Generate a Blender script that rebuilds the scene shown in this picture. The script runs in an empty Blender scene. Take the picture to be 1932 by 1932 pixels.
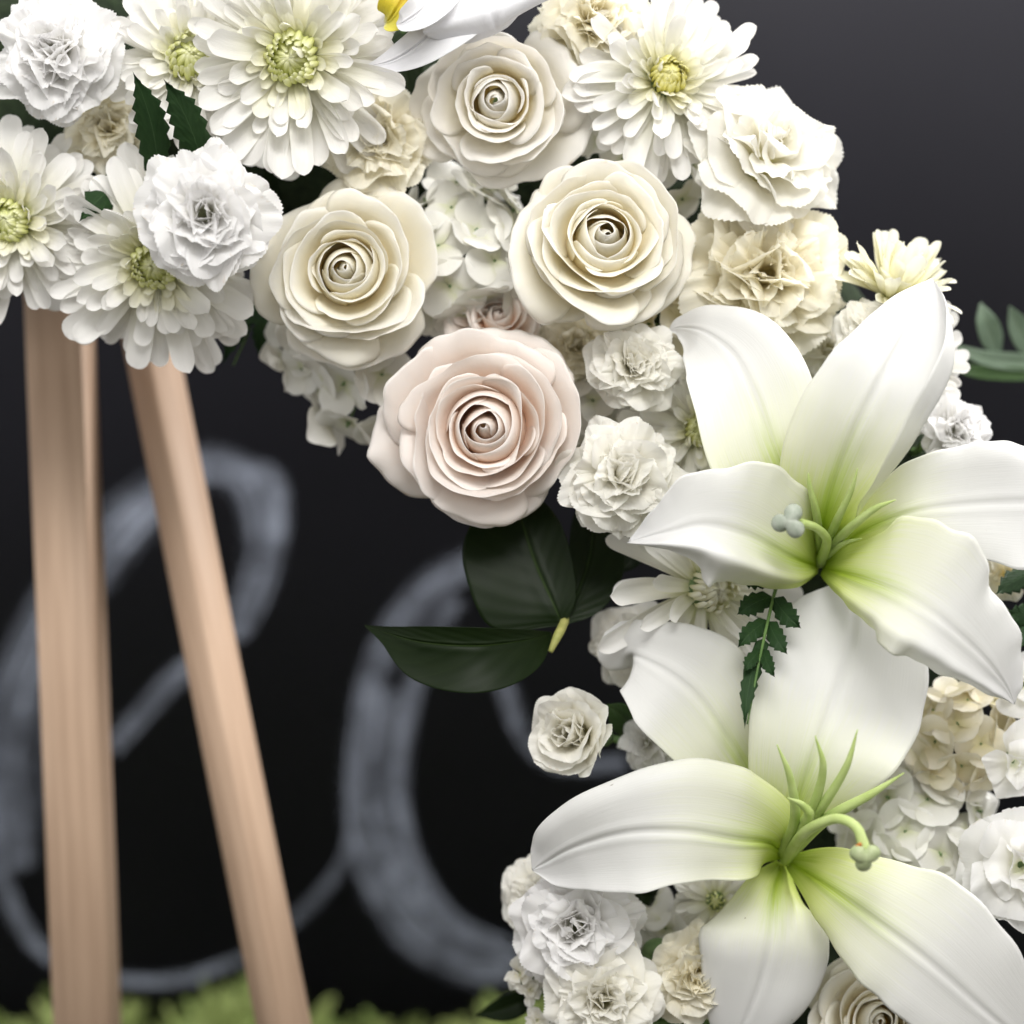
import bpy, math, random
import numpy as np
from mathutils import Vector, Matrix

random.seed(7)
rng = np.random.default_rng(7)
C = bpy.context.scene.collection
scene = bpy.context.scene

# ------------------------------------------------------------------ camera
D = 1.0                      # metres from the lens to the wreath plane (y = 0)
S = 0.44 / 1932              # metres per picture unit on that plane
cam = bpy.data.cameras.new('camera')
cam_o = bpy.data.objects.new('camera', cam); C.objects.link(cam_o)
cam_o.location = (0, -D, 0); cam_o.rotation_euler = (math.radians(90), 0, 0)
cam.sensor_width = 36; cam.lens = 36 * D / 0.44
cam.clip_start = 0.05; cam.clip_end = 50
cam.dof.use_dof = True; cam.dof.focus_distance = D - 0.030
cam.dof.aperture_fstop = 3.6; cam.dof.aperture_blades = 0
scene.camera = cam_o

# ------------------------------------------------------------------ light
w = bpy.data.worlds.new('World'); scene.world = w; w.use_nodes = True
bg = w.node_tree.nodes['Background']
bg.inputs[0].default_value = (1.0, 0.985, 0.96, 1); bg.inputs[1].default_value = 1.0

def area(name, loc, target, size, watts, col):
    l = bpy.data.lights.new(name, 'AREA'); l.shape = 'RECTANGLE'
    l.size, l.size_y = size; l.energy = watts; l.color = col
    o = bpy.data.objects.new(name, l); C.objects.link(o); o.location = loc
    o.rotation_euler = (Vector(target) - Vector(loc)).to_track_quat('-Z', 'Y').to_euler()
    return o
area('ceiling_lamp', (0.12, -1.45, 1.08), (0.05, 0.1, 0), (0.9, 0.6), 27, (1.0, 0.985, 0.96))
area('rear_ceiling_lamp', (0.75, 0.22, 1.15), (0.30, 0.45, 0.1), (0.5, 0.3), 24, (1.0, 0.98, 0.97))

scene.view_settings.view_transform = 'Standard'
scene.view_settings.look = 'None'
scene.view_settings.exposure = 0.14
scene.view_settings.gamma = 1.0
scene.view_settings.use_curve_mapping = False
scene.cycles.max_bounces = 10; scene.cycles.diffuse_bounces = 8; scene.cycles.transmission_bounces = 8
scene.cycles.use_adaptive_sampling = True; scene.cycles.adaptive_threshold = 0.03
scene.cycles.caustics_reflective = False; scene.cycles.caustics_refractive = False
scene.cycles.transparent_max_bounces = 8

# ------------------------------------------------------------------ helpers
def P(px, py, y=0.0):
    k = S * (D + y) / D
    return Vector(((px - 966) * k, y, -(py - 966) * k))

def link(o, parent=None):
    C.objects.link(o)
    if parent is not None: o.parent = parent
    return o

def tag(o, label=None, cat=None, group=None, kind=None):
    if label: o['label'] = label
    if cat: o['category'] = cat
    if group: o['group'] = group
    if kind: o['kind'] = kind
    return o

def empty(name, mat=None):
    o = bpy.data.objects.new(name, None); o.empty_display_size = 0.01
    if mat is not None: o.matrix_world = mat
    C.objects.link(o); return o

def mesh_obj(name, me, parent=None, mat=None):
    o = bpy.data.objects.new(name, me); link(o, parent)
    if mat is not None: o.matrix_local = mat
    return o

def raw_mesh(name, verts, faces, uvs=None, mat=None, smooth=True):
    me = bpy.data.meshes.new(name)
    verts = np.asarray(verts, dtype=np.float32); faces = np.asarray(faces, dtype=np.int32)
    n, k = faces.shape
    me.vertices.add(len(verts)); me.vertices.foreach_set('co', verts.ravel())
    me.loops.add(n * k); me.loops.foreach_set('vertex_index', faces.ravel())
    me.polygons.add(n)
    me.polygons.foreach_set('loop_start', np.arange(n, dtype=np.int32) * k)
    me.polygons.foreach_set('loop_total', np.full(n, k, dtype=np.int32))
    if smooth: me.polygons.foreach_set('use_smooth', np.ones(n, dtype=bool))
    if uvs is not None:
        ul = me.uv_layers.new(name='UVMap')
        ul.data.foreach_set('uv', np.asarray(uvs, dtype=np.float32)[faces.ravel()].ravel())
    if mat is not None: me.materials.append(mat)
    me.update(calc_edges=True); me.validate()
    return me

def grid_mesh(name, pts, mat, th=0.0):
    """pts[nv, nu, 3]: a sheet, v along the petal, u across; th gives it a real thickness."""
    nv, nu, _ = pts.shape
    v = pts.reshape(-1, 3)
    uu, vv = np.meshgrid(np.linspace(0, 1, nu), np.linspace(0, 1, nv))
    uv = np.stack([uu.ravel(), vv.ravel()], 1)
    i = np.arange(nv * nu).reshape(nv, nu)
    a, b, c, d = i[:-1, :-1].ravel(), i[:-1, 1:].ravel(), i[1:, 1:].ravel(), i[1:, :-1].ravel()
    f = np.stack([a, b, c, d], 1)
    if th > 0:
        du = np.gradient(pts, axis=1); dv = np.gradient(pts, axis=0)
        n = np.cross(du, dv); n /= (np.linalg.norm(n, axis=2, keepdims=True) + 1e-12)
        tv = np.clip(np.minimum(1 - np.linspace(0, 1, nv), .12) / .12, .06, 1)[:, None]; tu = np.clip((1 - np.abs(np.linspace(-1, 1, nu))) / .12, .06, 1)[None, :]
        v2 = (pts - n * (th * tv * tu)[:, :, None]).reshape(-1, 3); N = nv * nu
        f2 = np.stack([d, c, b, a], 1) + N
        ring = np.concatenate([i[0, :], i[1:, -1], i[-1, -2::-1], i[-2:0:-1, 0]])
        nx = np.roll(ring, -1)
        f3 = np.stack([nx, ring, ring + N, nx + N], 1)
        v = np.concatenate([v, v2]); uv = np.concatenate([uv, uv]); f = np.concatenate([f, f2, f3])
    return raw_mesh(name, v, f, uv, mat)

def tube_mesh(name, path, radii, mat, n=8):
    path = np.asarray(path, float); m = len(path)
    radii = np.broadcast_to(np.asarray(radii, float), (m,))
    t = np.gradient(path, axis=0); t /= np.linalg.norm(t, axis=1, keepdims=True) + 1e-12
    ref = np.array([0.13, 0.31, 0.94]); rows = []
    for k in range(m):
        s = np.cross(t[k], ref); s /= np.linalg.norm(s) + 1e-12
        q = np.cross(s, t[k])
        a = np.linspace(0, 2 * np.pi, n, endpoint=False)
        rows.append(path[k] + radii[k] * (np.cos(a)[:, None] * s + np.sin(a)[:, None] * q))
    v = np.concatenate(rows); f = []; uv = []
    for k in range(m):
        for j in range(n): uv.append((j / n, k / (m - 1)))
    for k in range(m - 1):
        for j in range(n):
            f.append((k * n + j, k * n + (j + 1) % n, (k + 1) * n + (j + 1) % n, (k + 1) * n + j))
    v = np.concatenate([v, path[:1], path[-1:]]); uv += [(0, 0), (0, 1)]
    for j in range(n):
        f.append((m * n, (j + 1) % n, j, j)); f.append((m * n + 1, (m - 1) * n + j, (m - 1) * n + (j + 1) % n, (m - 1) * n + (j + 1) % n))
    quads = [q for q in f if q[2] != q[3]]; tris = [q for q in f if q[2] == q[3]]
    # caps as thin quads: split each cap triangle so that every face has four corners
    me = bpy.data.meshes.new(name)
    me.from_pydata([tuple(p) for p in v], [], [tuple(q) for q in quads] + [tuple(q[:3]) for q in tris])
    ul = me.uv_layers.new(name='UVMap'); idx = np.empty(len(me.loops), dtype=np.int32)
    me.loops.foreach_get('vertex_index', idx)
    ul.data.foreach_set('uv', np.asarray(uv, dtype=np.float32)[idx].ravel())
    me.polygons.foreach_set('use_smooth', np.ones(len(me.polygons), dtype=bool))
    me.materials.append(mat); me.update()
    return me

def catmull(pts, n):
    """smooth interpolation of rows of numbers, n samples"""
    p = np.asarray(pts, float); m = len(p)
    p = np.concatenate([[2 * p[0] - p[1]], p, [2 * p[-1] - p[-2]]])
    out = []
    for s in np.linspace(0, m - 1 - 1e-9, n):
        i = int(s); t = s - i
        a, b, c, d = p[i], p[i + 1], p[i + 2], p[i + 3]
        out.append(0.5 * (2 * b + (c - a) * t + (2 * a - 5 * b + 4 * c - d) * t * t + (3 * b - a - 3 * c + d) * t ** 3))
    return np.array(out)

def frame(center, axis, roll=0.0):
    """matrix with local +Z along axis"""
    z = Vector(axis).normalized()
    up = Vector((0, 0, 1)) if abs(z.z) < 0.95 else Vector((0, -1, 0))
    x = up.cross(z).normalized(); y = z.cross(x)
    m = Matrix((x, y, z)).transposed().to_4x4()
    return Matrix.Translation(center) @ m @ Matrix.Rotation(roll, 4, 'Z')

# ------------------------------------------------------------------ materials
def new_mat(name):
    m = bpy.data.materials.new(name); m.use_nodes = True
    nt = m.node_tree; nt.nodes.clear()
    return m, nt, nt.nodes.new, nt.links.new

def petal_mat(name, stops, transl=0.28, rough=0.5, vein=0.25, vscale=26, mid=None, jitter=0.05, spec=0.3, bump=0.0006, age=0.4, specks=False):
    """petal: colour runs from the base (v = 0) to the rim (v = 1); mid = (colour, width, length) streak along the midrib"""
    m, nt, N, L = new_mat(name)
    out = N('ShaderNodeOutputMaterial'); pr = N('ShaderNodeBsdfPrincipled'); tr = N('ShaderNodeBsdfTranslucent'); mx = N('ShaderNodeMixShader')
    uv = N('ShaderNodeUVMap'); sep = N('ShaderNodeSeparateXYZ'); L(uv.outputs[0], sep.inputs[0])
    nz = N('ShaderNodeTexNoise'); nz.inputs['Scale'].default_value = 3.0; nz.inputs['Detail'].default_value = 4
    mp = N('ShaderNodeMapping'); L(uv.outputs[0], mp.inputs[0]); mp.inputs['Scale'].default_value = (vscale, 2.2, 1)
    oi = N('ShaderNodeObjectInfo')
    mulr = N('ShaderNodeMath'); mulr.operation = 'MULTIPLY'; mulr.inputs[1].default_value = 37.0; L(oi.outputs['Random'], mulr.inputs[0])
    cmb = N('ShaderNodeCombineXYZ'); L(mulr.outputs[0], cmb.inputs[0]); L(mulr.outputs[0], cmb.inputs[1]); L(cmb.outputs[0], mp.inputs['Location'])
    L(mp.outputs[0], nz.inputs['Vector'])
    # v shifted by a little noise
    ad = N('ShaderNodeMath'); ad.operation = 'MULTIPLY_ADD'; L(nz.outputs[0], ad.inputs[0]); ad.inputs[1].default_value = 0.22
    sb = N('ShaderNodeMath'); sb.operation = 'SUBTRACT'; L(sep.outputs[1], sb.inputs[0]); sb.inputs[1].default_value = 0.11; L(sb.outputs[0], ad.inputs[2])
    rp = N('ShaderNodeValToRGB'); L(ad.outputs[0], rp.inputs[0])
    el = rp.color_ramp.elements
    while len(el) < len(stops): el.new(0.5)
    for e, (p, c) in zip(el, stops): e.position = p; e.color = (*c, 1)
    col = rp.outputs[0]
    if mid:
        mc, wd, ln = mid
        s1 = N('ShaderNodeMath'); s1.operation = 'SUBTRACT'; L(sep.outputs[0], s1.inputs[0]); s1.inputs[1].default_value = 0.5
        s2 = N('ShaderNodeMath'); s2.operation = 'ABSOLUTE'; L(s1.outputs[0], s2.inputs[0])
        s3 = N('ShaderNodeMapRange'); s3.interpolation_type = 'SMOOTHSTEP'; L(s2.outputs[0], s3.inputs[0])
        s3.inputs[1].default_value = wd; s3.inputs[2].default_value = 0.0
        s4 = N('ShaderNodeMapRange'); s4.interpolation_type = 'SMOOTHSTEP'; L(ad.outputs[0], s4.inputs[0])
        s4.inputs[1].default_value = ln; s4.inputs[2].default_value = 0.02
        s5 = N('ShaderNodeMath'); s5.operation = 'MULTIPLY'; L(s3.outputs[0], s5.inputs[0]); L(s4.outputs[0], s5.inputs[1])
        mm = N('ShaderNodeMix'); mm.data_type = 'RGBA'; L(s5.outputs[0], mm.inputs[0]); L(col, mm.inputs[6]); mm.inputs[7].default_value = (*mc, 1)
        col = mm.outputs[2]
    if age:                                     # bruised, faintly brown patches along the rim
        am = N('ShaderNodeMapping'); L(uv.outputs[0], am.inputs[0]); am.inputs['Scale'].default_value = (9, 5, 1); L(cmb.outputs[0], am.inputs['Location'])
        an = N('ShaderNodeTexNoise'); an.inputs['Scale'].default_value = 1.0; an.inputs['Detail'].default_value = 5; L(am.outputs[0], an.inputs['Vector'])
        a1 = N('ShaderNodeMapRange'); a1.interpolation_type = 'SMOOTHSTEP'; L(an.outputs[0], a1.inputs[0]); a1.inputs[1].default_value = 0.60; a1.inputs[2].default_value = 0.72; a1.inputs[4].default_value = age
        a2 = N('ShaderNodeMapRange'); a2.interpolation_type = 'SMOOTHSTEP'; L(sep.outputs[1], a2.inputs[0]); a2.inputs[1].default_value = 0.90; a2.inputs[2].default_value = 1.0
        a3 = N('ShaderNodeMath'); a3.operation = 'MULTIPLY'; L(a1.outputs[0], a3.inputs[0]); L(a2.outputs[0], a3.inputs[1])
        a4 = N('ShaderNodeMix'); a4.data_type = 'RGBA'; L(a3.outputs[0], a4.inputs[0]); L(col, a4.inputs[6]); a4.inputs[7].default_value = (0.62, 0.46, 0.26, 1)
        col = a4.outputs[2]
    if specks:                                  # stray pollen specks
        km = N('ShaderNodeMapping'); L(uv.outputs[0], km.inputs[0]); km.inputs['Scale'].default_value = (9, 14, 1); L(cmb.outputs[0], km.inputs['Location'])
        kv = N('ShaderNodeTexVoronoi'); kv.inputs['Scale'].default_value = 1.0; L(km.outputs[0], kv.inputs['Vector'])
        k0 = N('ShaderNodeSeparateColor'); L(kv.outputs['Color'], k0.inputs[0])
        k1 = N('ShaderNodeMath'); k1.operation = 'GREATER_THAN'; L(k0.outputs[0], k1.inputs[0]); k1.inputs[1].default_value = 0.93
        k2 = N('ShaderNodeMapRange'); L(kv.outputs['Distance'], k2.inputs[0]); k2.inputs[1].default_value = 0.07; k2.inputs[2].default_value = 0.03; k2.inputs[4].default_value = 0.75
        k3 = N('ShaderNodeMath'); k3.operation = 'MULTIPLY'; L(k1.outputs[0], k3.inputs[0]); L(k2.outputs[0], k3.inputs[1])
        k4 = N('ShaderNodeMix'); k4.data_type = 'RGBA'; L(k3.outputs[0], k4.inputs[0]); L(col, k4.inputs[6]); k4.inputs[7].default_value = (0.22, 0.17, 0.10, 1)
        col = k4.outputs[2]
    hs = N('ShaderNodeHueSaturation'); L(col, hs.inputs['Color'])
    jr = N('ShaderNodeMapRange'); L(oi.outputs['Random'], jr.inputs[0]); jr.inputs[3].default_value = 1 - jitter; jr.inputs[4].default_value = 1 + jitter * 0.4
    L(jr.outputs[0], hs.inputs['Value'])
    bp = N('ShaderNodeBump'); bp.inputs['Strength'].default_value = vein; bp.inputs['Distance'].default_value = bump
    L(nz.outputs[0], bp.inputs['Height'])
    L(hs.outputs[0], pr.inputs['Base Color']); L(hs.outputs[0], tr.inputs[0])
    pr.inputs['Roughness'].default_value = rough; pr.inputs['Specular IOR Level'].default_value = spec
    L(bp.outputs[0], pr.inputs['Normal']); L(bp.outputs[0], tr.inputs['Normal'])
    mx.inputs[0].default_value = transl; L(pr.outputs[0], mx.inputs[1]); L(tr.outputs[0], mx.inputs[2]); L(mx.outputs[0], out.inputs[0])
    return m

M = {}
M['white'] = petal_mat('white_carnation_petal', [(0.0, (0.84, 0.86, 0.66)), (0.35, (0.89, 0.88, 0.83)), (1.0, (0.905, 0.90, 0.905))], transl=0.48, vscale=14, vein=0.15)
M['warm'] = petal_mat('warm_white_carnation_petal', [(0.0, (0.84, 0.82, 0.54)), (0.35, (0.895, 0.87, 0.76)), (1.0, (0.915, 0.905, 0.865))], transl=0.48, vscale=14, vein=0.15)
M['cream'] = petal_mat('cream_carnation_petal', [(0.0, (0.86, 0.77, 0.40)), (0.45, (0.91, 0.85, 0.64)), (1.0, (0.925, 0.90, 0.80))], transl=0.48, vscale=14, vein=0.15)
M['mum'] = petal_mat('chrysanthemum_petal', [(0.0, (0.66, 0.68, 0.30)), (0.22, (0.86, 0.85, 0.75)), (0.6, (0.89, 0.88, 0.855)), (1.0, (0.895, 0.885, 0.87))], vscale=6, vein=0.25, transl=0.38)
M['mum_cream'] = petal_mat('cream_chrysanthemum_petal', [(0.0, (0.70, 0.68, 0.36)), (0.4, (0.86, 0.84, 0.66)), (1.0, (0.88, 0.87, 0.79))], vscale=7, vein=0.4)
M['mum_eye'] = petal_mat('chrysanthemum_centre_petal', [(0.0, (0.50, 0.56, 0.12)), (0.5, (0.74, 0.76, 0.34)), (1.0, (0.86, 0.86, 0.64))], vscale=5)
M['mum_eye_y'] = petal_mat('chrysanthemum_yellow_centre_petal', [(0.0, (0.60, 0.58, 0.08)), (0.5, (0.80, 0.76, 0.26)), (1.0, (0.85, 0.83, 0.52))], vscale=5)
M['rose'] = petal_mat('cream_rose_petal', [(0.0, (0.95, 0.83, 0.50)), (0.5, (0.95, 0.91, 0.77)), (0.85, (0.95, 0.93, 0.86)), (1.0, (0.95, 0.935, 0.90))], transl=0.50, vscale=12, vein=0.12)
M['rose_w'] = petal_mat('ivory_rose_petal', [(0.0, (0.94, 0.83, 0.50)), (0.45, (0.95, 0.92, 0.82)), (0.8, (0.95, 0.93, 0.89)), (1.0, (0.95, 0.935, 0.91))], transl=0.50, vscale=12, vein=0.12)
M['rose_pink'] = petal_mat('blush_rose_petal', [(0.0, (0.94, 0.69, 0.50)), (0.45, (0.95, 0.845, 0.76)), (0.8, (0.95, 0.90, 0.86)), (1.0, (0.95, 0.915, 0.89))], transl=0.50, vscale=12, vein=0.12)
M['lily'] = petal_mat('lily_petal', [(0.0, (0.46, 0.60, 0.05)), (0.12, (0.72, 0.79, 0.28)), (0.30, (0.79, 0.80, 0.66)), (0.52, (0.80, 0.80, 0.78)), (1.0, (0.80, 0.798, 0.80))], transl=0.38, rough=0.55, vscale=30, vein=0.16, mid=((0.46, 0.60, 0.05), 0.17, 0.46), jitter=0.01, spec=0.22, age=0, specks=True)
M['hyd'] = petal_mat('hydrangea_petal', [(0.0, (0.66, 0.68, 0.46)), (0.3, (0.82, 0.81, 0.74)), (1.0, (0.86, 0.855, 0.83))], vscale=9, vein=0.3)
M['hyd_cream'] = petal_mat('cream_stock_petal', [(0.0, (0.70, 0.64, 0.36)), (0.4, (0.83, 0.77, 0.58)), (1.0, (0.86, 0.82, 0.72))], vscale=9, vein=0.3)
M['orchid'] = petal_mat('orchid_petal', [(0.0, (0.80, 0.82, 0.76)), (0.3, (0.85, 0.85, 0.86)), (1.0, (0.86, 0.86, 0.90))], vscale=20, vein=0.2)
M['orchid_lip'] = petal_mat('orchid_lip', [(0.0, (0.40, 0.22, 0.05)), (0.4, (0.62, 0.46, 0.05)), (0.6, (0.76, 0.66, 0.06)), (0.85, (0.80, 0.74, 0.14)), (1.0, (0.86, 0.85, 0.70))], vscale=9)

def leaf_mat(name, dark, light, vein_c, rough=0.35, spec=0.4, scale=1.0):
    m, nt, N, L = new_mat(name)
    out = N('ShaderNodeOutputMaterial'); pr = N('ShaderNodeBsdfPrincipled'); tr = N('ShaderNodeBsdfTranslucent'); mx = N('ShaderNodeMixShader')
    uv = N('ShaderNodeUVMap'); sep = N('ShaderNodeSeparateXYZ'); L(uv.outputs[0], sep.inputs[0])
    nz = N('ShaderNodeTexNoise'); nz.inputs['Scale'].default_value = 6; nz.inputs['Detail'].default_value = 5; L(uv.outputs[0], nz.inputs['Vector'])
    mc = N('ShaderNodeMix'); mc.data_type = 'RGBA'; L(nz.outputs[0], mc.inputs[0]); mc.inputs[6].default_value = (*dark, 1); mc.inputs[7].default_value = (*light, 1)
    a = N('ShaderNodeMath'); a.operation = 'SUBTRACT'; L(sep.outputs[0], a.inputs[0]); a.inputs[1].default_value = 0.5
    b = N('ShaderNodeMath'); b.operation = 'ABSOLUTE'; L(a.outputs[0], b.inputs[0])
    c = N('ShaderNodeMapRange'); c.interpolation_type = 'SMOOTHSTEP'; L(b.outputs[0], c.inputs[0]); c.inputs[1].default_value = 0.016; c.inputs[2].default_value = 0.004
    # side veins: slanted stripes
    sl = N('ShaderNodeMath'); sl.operation = 'MULTIPLY_ADD'; L(b.outputs[0], sl.inputs[0]); sl.inputs[1].default_value = -0.55; L(sep.outputs[1], sl.inputs[2])
    wv = N('ShaderNodeMath'); wv.operation = 'MULTIPLY'; L(sl.outputs[0], wv.inputs[0]); wv.inputs[1].default_value = 58.0
    sn = N('ShaderNodeMath'); sn.operation = 'SINE'; L(wv.outputs[0], sn.inputs[0])
    st = N('ShaderNodeMapRange'); L(sn.outputs[0], st.inputs[0]); st.inputs[1].default_value = 0.9; st.inputs[2].default_value = 1.0; st.inputs[4].default_value = 0.08
    mxx = N('ShaderNodeMath'); mxx.operation = 'MAXIMUM'; L(c.outputs[0], mxx.inputs[0]); L(st.outputs[0], mxx.inputs[1])
    mv = N('ShaderNodeMix'); mv.data_type = 'RGBA'; L(mxx.outputs[0], mv.inputs[0]); L(mc.outputs[2], mv.inputs[6]); mv.inputs[7].default_value = (*vein_c, 1)
    bp = N('ShaderNodeBump'); bp.inputs['Strength'].default_value = 0.12; bp.inputs['Distance'].default_value = 0.0004; L(sn.outputs[0], bp.inputs['Height'])
    L(mv.outputs[2], pr.inputs['Base Color']); L(mv.outputs[2], tr.inputs[0]); L(bp.outputs[0], pr.inputs['Normal'])
    pr.inputs['Roughness'].default_value = rough; pr.inputs['Specular IOR Level'].default_value = spec
    mx.inputs[0].default_value = 0.15; L(pr.outputs[0], mx.inputs[1]); L(tr.outputs[0], mx.inputs[2]); L(mx.outputs[0], out.inputs[0])
    return m
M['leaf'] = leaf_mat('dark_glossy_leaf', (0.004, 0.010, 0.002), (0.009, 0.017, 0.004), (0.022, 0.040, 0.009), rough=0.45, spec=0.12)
M['leaf_mid'] = leaf_mat('green_leaf', (0.025, 0.06, 0.015), (0.05, 0.10, 0.025), (0.10, 0.16, 0.06), rough=0.5)
M['fern'] = leaf_mat('leatherleaf_fern', (0.010, 0.030, 0.009), (0.022, 0.055, 0.015), (0.04, 0.08, 0.03), rough=0.6, spec=0.2)
M['grey_leaf'] = leaf_mat('grey_green_leaf', (0.10, 0.15, 0.09), (0.19, 0.26, 0.19), (0.24, 0.31, 0.21), rough=0.5)

def plain_mat(name, c1, c2, scale=60, rough=0.6, spec=0.3, bump=0.0, transl=0.0, detail=4):
    m, nt, N, L = new_mat(name)
    out = N('ShaderNodeOutputMaterial'); pr = N('ShaderNodeBsdfPrincipled')
    tc = N('ShaderNodeTexCoord'); nz = N('ShaderNodeTexNoise'); nz.inputs['Scale'].default_value = scale; nz.inputs['Detail'].default_value = detail
    L(tc.outputs['Object'], nz.inputs['Vector'])
    rp = N('ShaderNodeValToRGB'); L(nz.outputs[0], rp.inputs[0])
    rp.color_ramp.elements[0].position = 0.3; rp.color_ramp.elements[0].color = (*c1, 1)
    rp.color_ramp.elements[1].position = 0.7; rp.color_ramp.elements[1].color = (*c2, 1)
    L(rp.outputs[0], pr.inputs['Base Color']); pr.inputs['Roughness'].default_value = rough; pr.inputs['Specular IOR Level'].default_value = spec
    if bump:
        bp = N('ShaderNodeBump'); bp.inputs['Distance'].default_value = bump; bp.inputs['Strength'].default_value = 0.6; L(nz.outputs[0], bp.inputs['Height']); L(bp.outputs[0], pr.inputs['Normal'])
    if transl:
        tr = N('ShaderNodeBsdfTranslucent'); mx = N('ShaderNodeMixShader'); L(rp.outputs[0], tr.inputs[0]); mx.inputs[0].default_value = transl
        L(pr.outputs[0], mx.inputs[1]); L(tr.outputs[0], mx.inputs[2]); L(mx.outputs[0], out.inputs[0])
    else: L(pr.outputs[0], out.inputs[0])
    return m
M['stem'] = plain_mat('green_stem', (0.06, 0.12, 0.03), (0.12, 0.20, 0.06), 120)
M['calyx'] = plain_mat('green_calyx', (0.08, 0.14, 0.05), (0.16, 0.24, 0.10), 150)
M['twig'] = plain_mat('pale_twig', (0.22, 0.24, 0.06), (0.36, 0.34, 0.12), 200)
M['filament'] = plain_mat('lily_filament', (0.46, 0.58, 0.18), (0.58, 0.68, 0.30), 90, rough=0.4, transl=0.2)
M['stigma'] = plain_mat('lily_stigma', (0.24, 0.28, 0.22), (0.36, 0.39, 0.33), 300, rough=0.5, spec=0.3)
M['stigma2'] = plain_mat('green_lily_stigma', (0.28, 0.34, 0.17), (0.40, 0.45, 0.26), 300, rough=0.5, spec=0.3)
M['rust'] = plain_mat('rusty_pollen', (0.30, 0.10, 0.02), (0.45, 0.2, 0.05), 400)
M['foam'] = plain_mat('wet_floral_foam', (0.008, 0.014, 0.006), (0.018, 0.030, 0.012), 200, rough=0.95, bump=0.002)
M['brown'] = plain_mat('brown_flower_eye', (0.12, 0.05, 0.02), (0.25, 0.13, 0.05), 300)

# ------------------------------------------------------------------ chalkboard, ground, grass
BY = 0.60                                   # chalkboard plane
def board_mat():
    m, nt, N, L = new_mat('black_chalkboard')
    out = N('ShaderNodeOutputMaterial'); pr = N('ShaderNodeBsdfPrincipled'); tc = N('ShaderNodeTexCoord')
    n1 = N('ShaderNodeTexNoise'); n1.inputs['Scale'].default_value = 3; n1.inputs['Detail'].default_value = 6; L(tc.outputs['Object'], n1.inputs['Vector'])
    rp = N('ShaderNodeValToRGB'); L(n1.outputs[0], rp.inputs[0])
    rp.color_ramp.elements[0].position = 0.35; rp.color_ramp.elements[0].color = (0.0078, 0.0076, 0.0118, 1)
    rp.color_ramp.elements[1].position = 0.8; rp.color_ramp.elements[1].color = (0.0125, 0.0122, 0.0185, 1)
    L(rp.outputs[0], pr.inputs['Base Color']); pr.inputs['Roughness'].default_value = 0.5; pr.inputs['Specular IOR Level'].default_value = 0.35
    L(pr.outputs[0], out.inputs[0]); return m
def chalk_mat():
    m, nt, N, L = new_mat('smeared_white_chalk')
    out = N('ShaderNodeOutputMaterial'); pr = N('ShaderNodeBsdfPrincipled'); tp = N('ShaderNodeBsdfTransparent'); mx = N('ShaderNodeMixShader')
    pr.inputs['Base Color'].default_value = (0.42, 0.46, 0.56, 1); pr.inputs['Roughness'].default_value = 1; pr.inputs['Specular IOR Level'].default_value = 0
    uv = N('ShaderNodeUVMap'); sep = N('ShaderNodeSeparateXYZ'); L(uv.outputs[0], sep.inputs[0]); tc = N('ShaderNodeTexCoord')
    nz = N('ShaderNodeTexNoise'); nz.inputs['Scale'].default_value = 26; nz.inputs['Detail'].default_value = 8; nz.inputs['Roughness'].default_value = 0.75; L(tc.outputs['Object'], nz.inputs['Vector'])
    rr = N('ShaderNodeMapRange'); L(nz.outputs[0], rr.inputs[0]); rr.inputs[1].default_value = 0.32; rr.inputs[2].default_value = 0.68; rr.inputs[3].default_value = 0.05; rr.inputs[4].default_value = 0.78
    a = N('ShaderNodeMath'); a.operation = 'SUBTRACT'; L(sep.outputs[0], a.inputs[0]); a.inputs[1].default_value = 0.5
    b = N('ShaderNodeMath'); b.operation = 'ABSOLUTE'; L(a.outputs[0], b.inputs[0])
    c = N('ShaderNodeMapRange'); c.interpolation_type = 'SMOOTHSTEP'; L(b.outputs[0], c.inputs[0]); c.inputs[1].default_value = 0.5; c.inputs[2].default_value = 0.2
    mpu = N('ShaderNodeMapping'); mpu.inputs['Scale'].default_value = (9, 1.6, 1); L(uv.outputs[0], mpu.inputs[0])
    n3 = N('ShaderNodeTexNoise'); n3.inputs['Scale'].default_value = 1.0; n3.inputs['Detail'].default_value = 5; L(mpu.outputs[0], n3.inputs['Vector'])
    r3 = N('ShaderNodeMapRange'); L(n3.outputs[0], r3.inputs[0]); r3.inputs[1].default_value = 0.40; r3.inputs[2].default_value = 0.62; r3.inputs[3].default_value = 0.10; r3.inputs[4].default_value = 1.2
    f0 = N('ShaderNodeMath'); f0.operation = 'MULTIPLY'; L(rr.outputs[0], f0.inputs[0]); L(r3.outputs[0], f0.inputs[1])
    f = N('ShaderNodeMath'); f.operation = 'MULTIPLY'; L(f0.outputs[0], f.inputs[0]); L(c.outputs[0], f.inputs[1])
    L(f.outputs[0], mx.inputs[0]); L(tp.outputs[0], mx.inputs[1]); L(pr.outputs[0], mx.inputs[2]); L(mx.outputs[0], out.inputs[0])
    return m
M['board'] = board_mat(); M['chalk'] = chalk_mat()
GZ = -0.405                                 # ground level

def box_mesh(name, lo, hi, mat):
    x0, y0, z0 = lo; x1, y1, z1 = hi
    v = [(x0, y0, z0), (x1, y0, z0), (x1, y1, z0), (x0, y1, z0), (x0, y0, z1), (x1, y0, z1), (x1, y1, z1), (x0, y1, z1)]
    f = [(0, 3, 2, 1), (4, 5, 6, 7), (0, 1, 5, 4), (1, 2, 6, 5), (2, 3, 7, 6), (3, 0, 4, 7)]
    return raw_mesh(name, v, f, None, mat, smooth=False)

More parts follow.
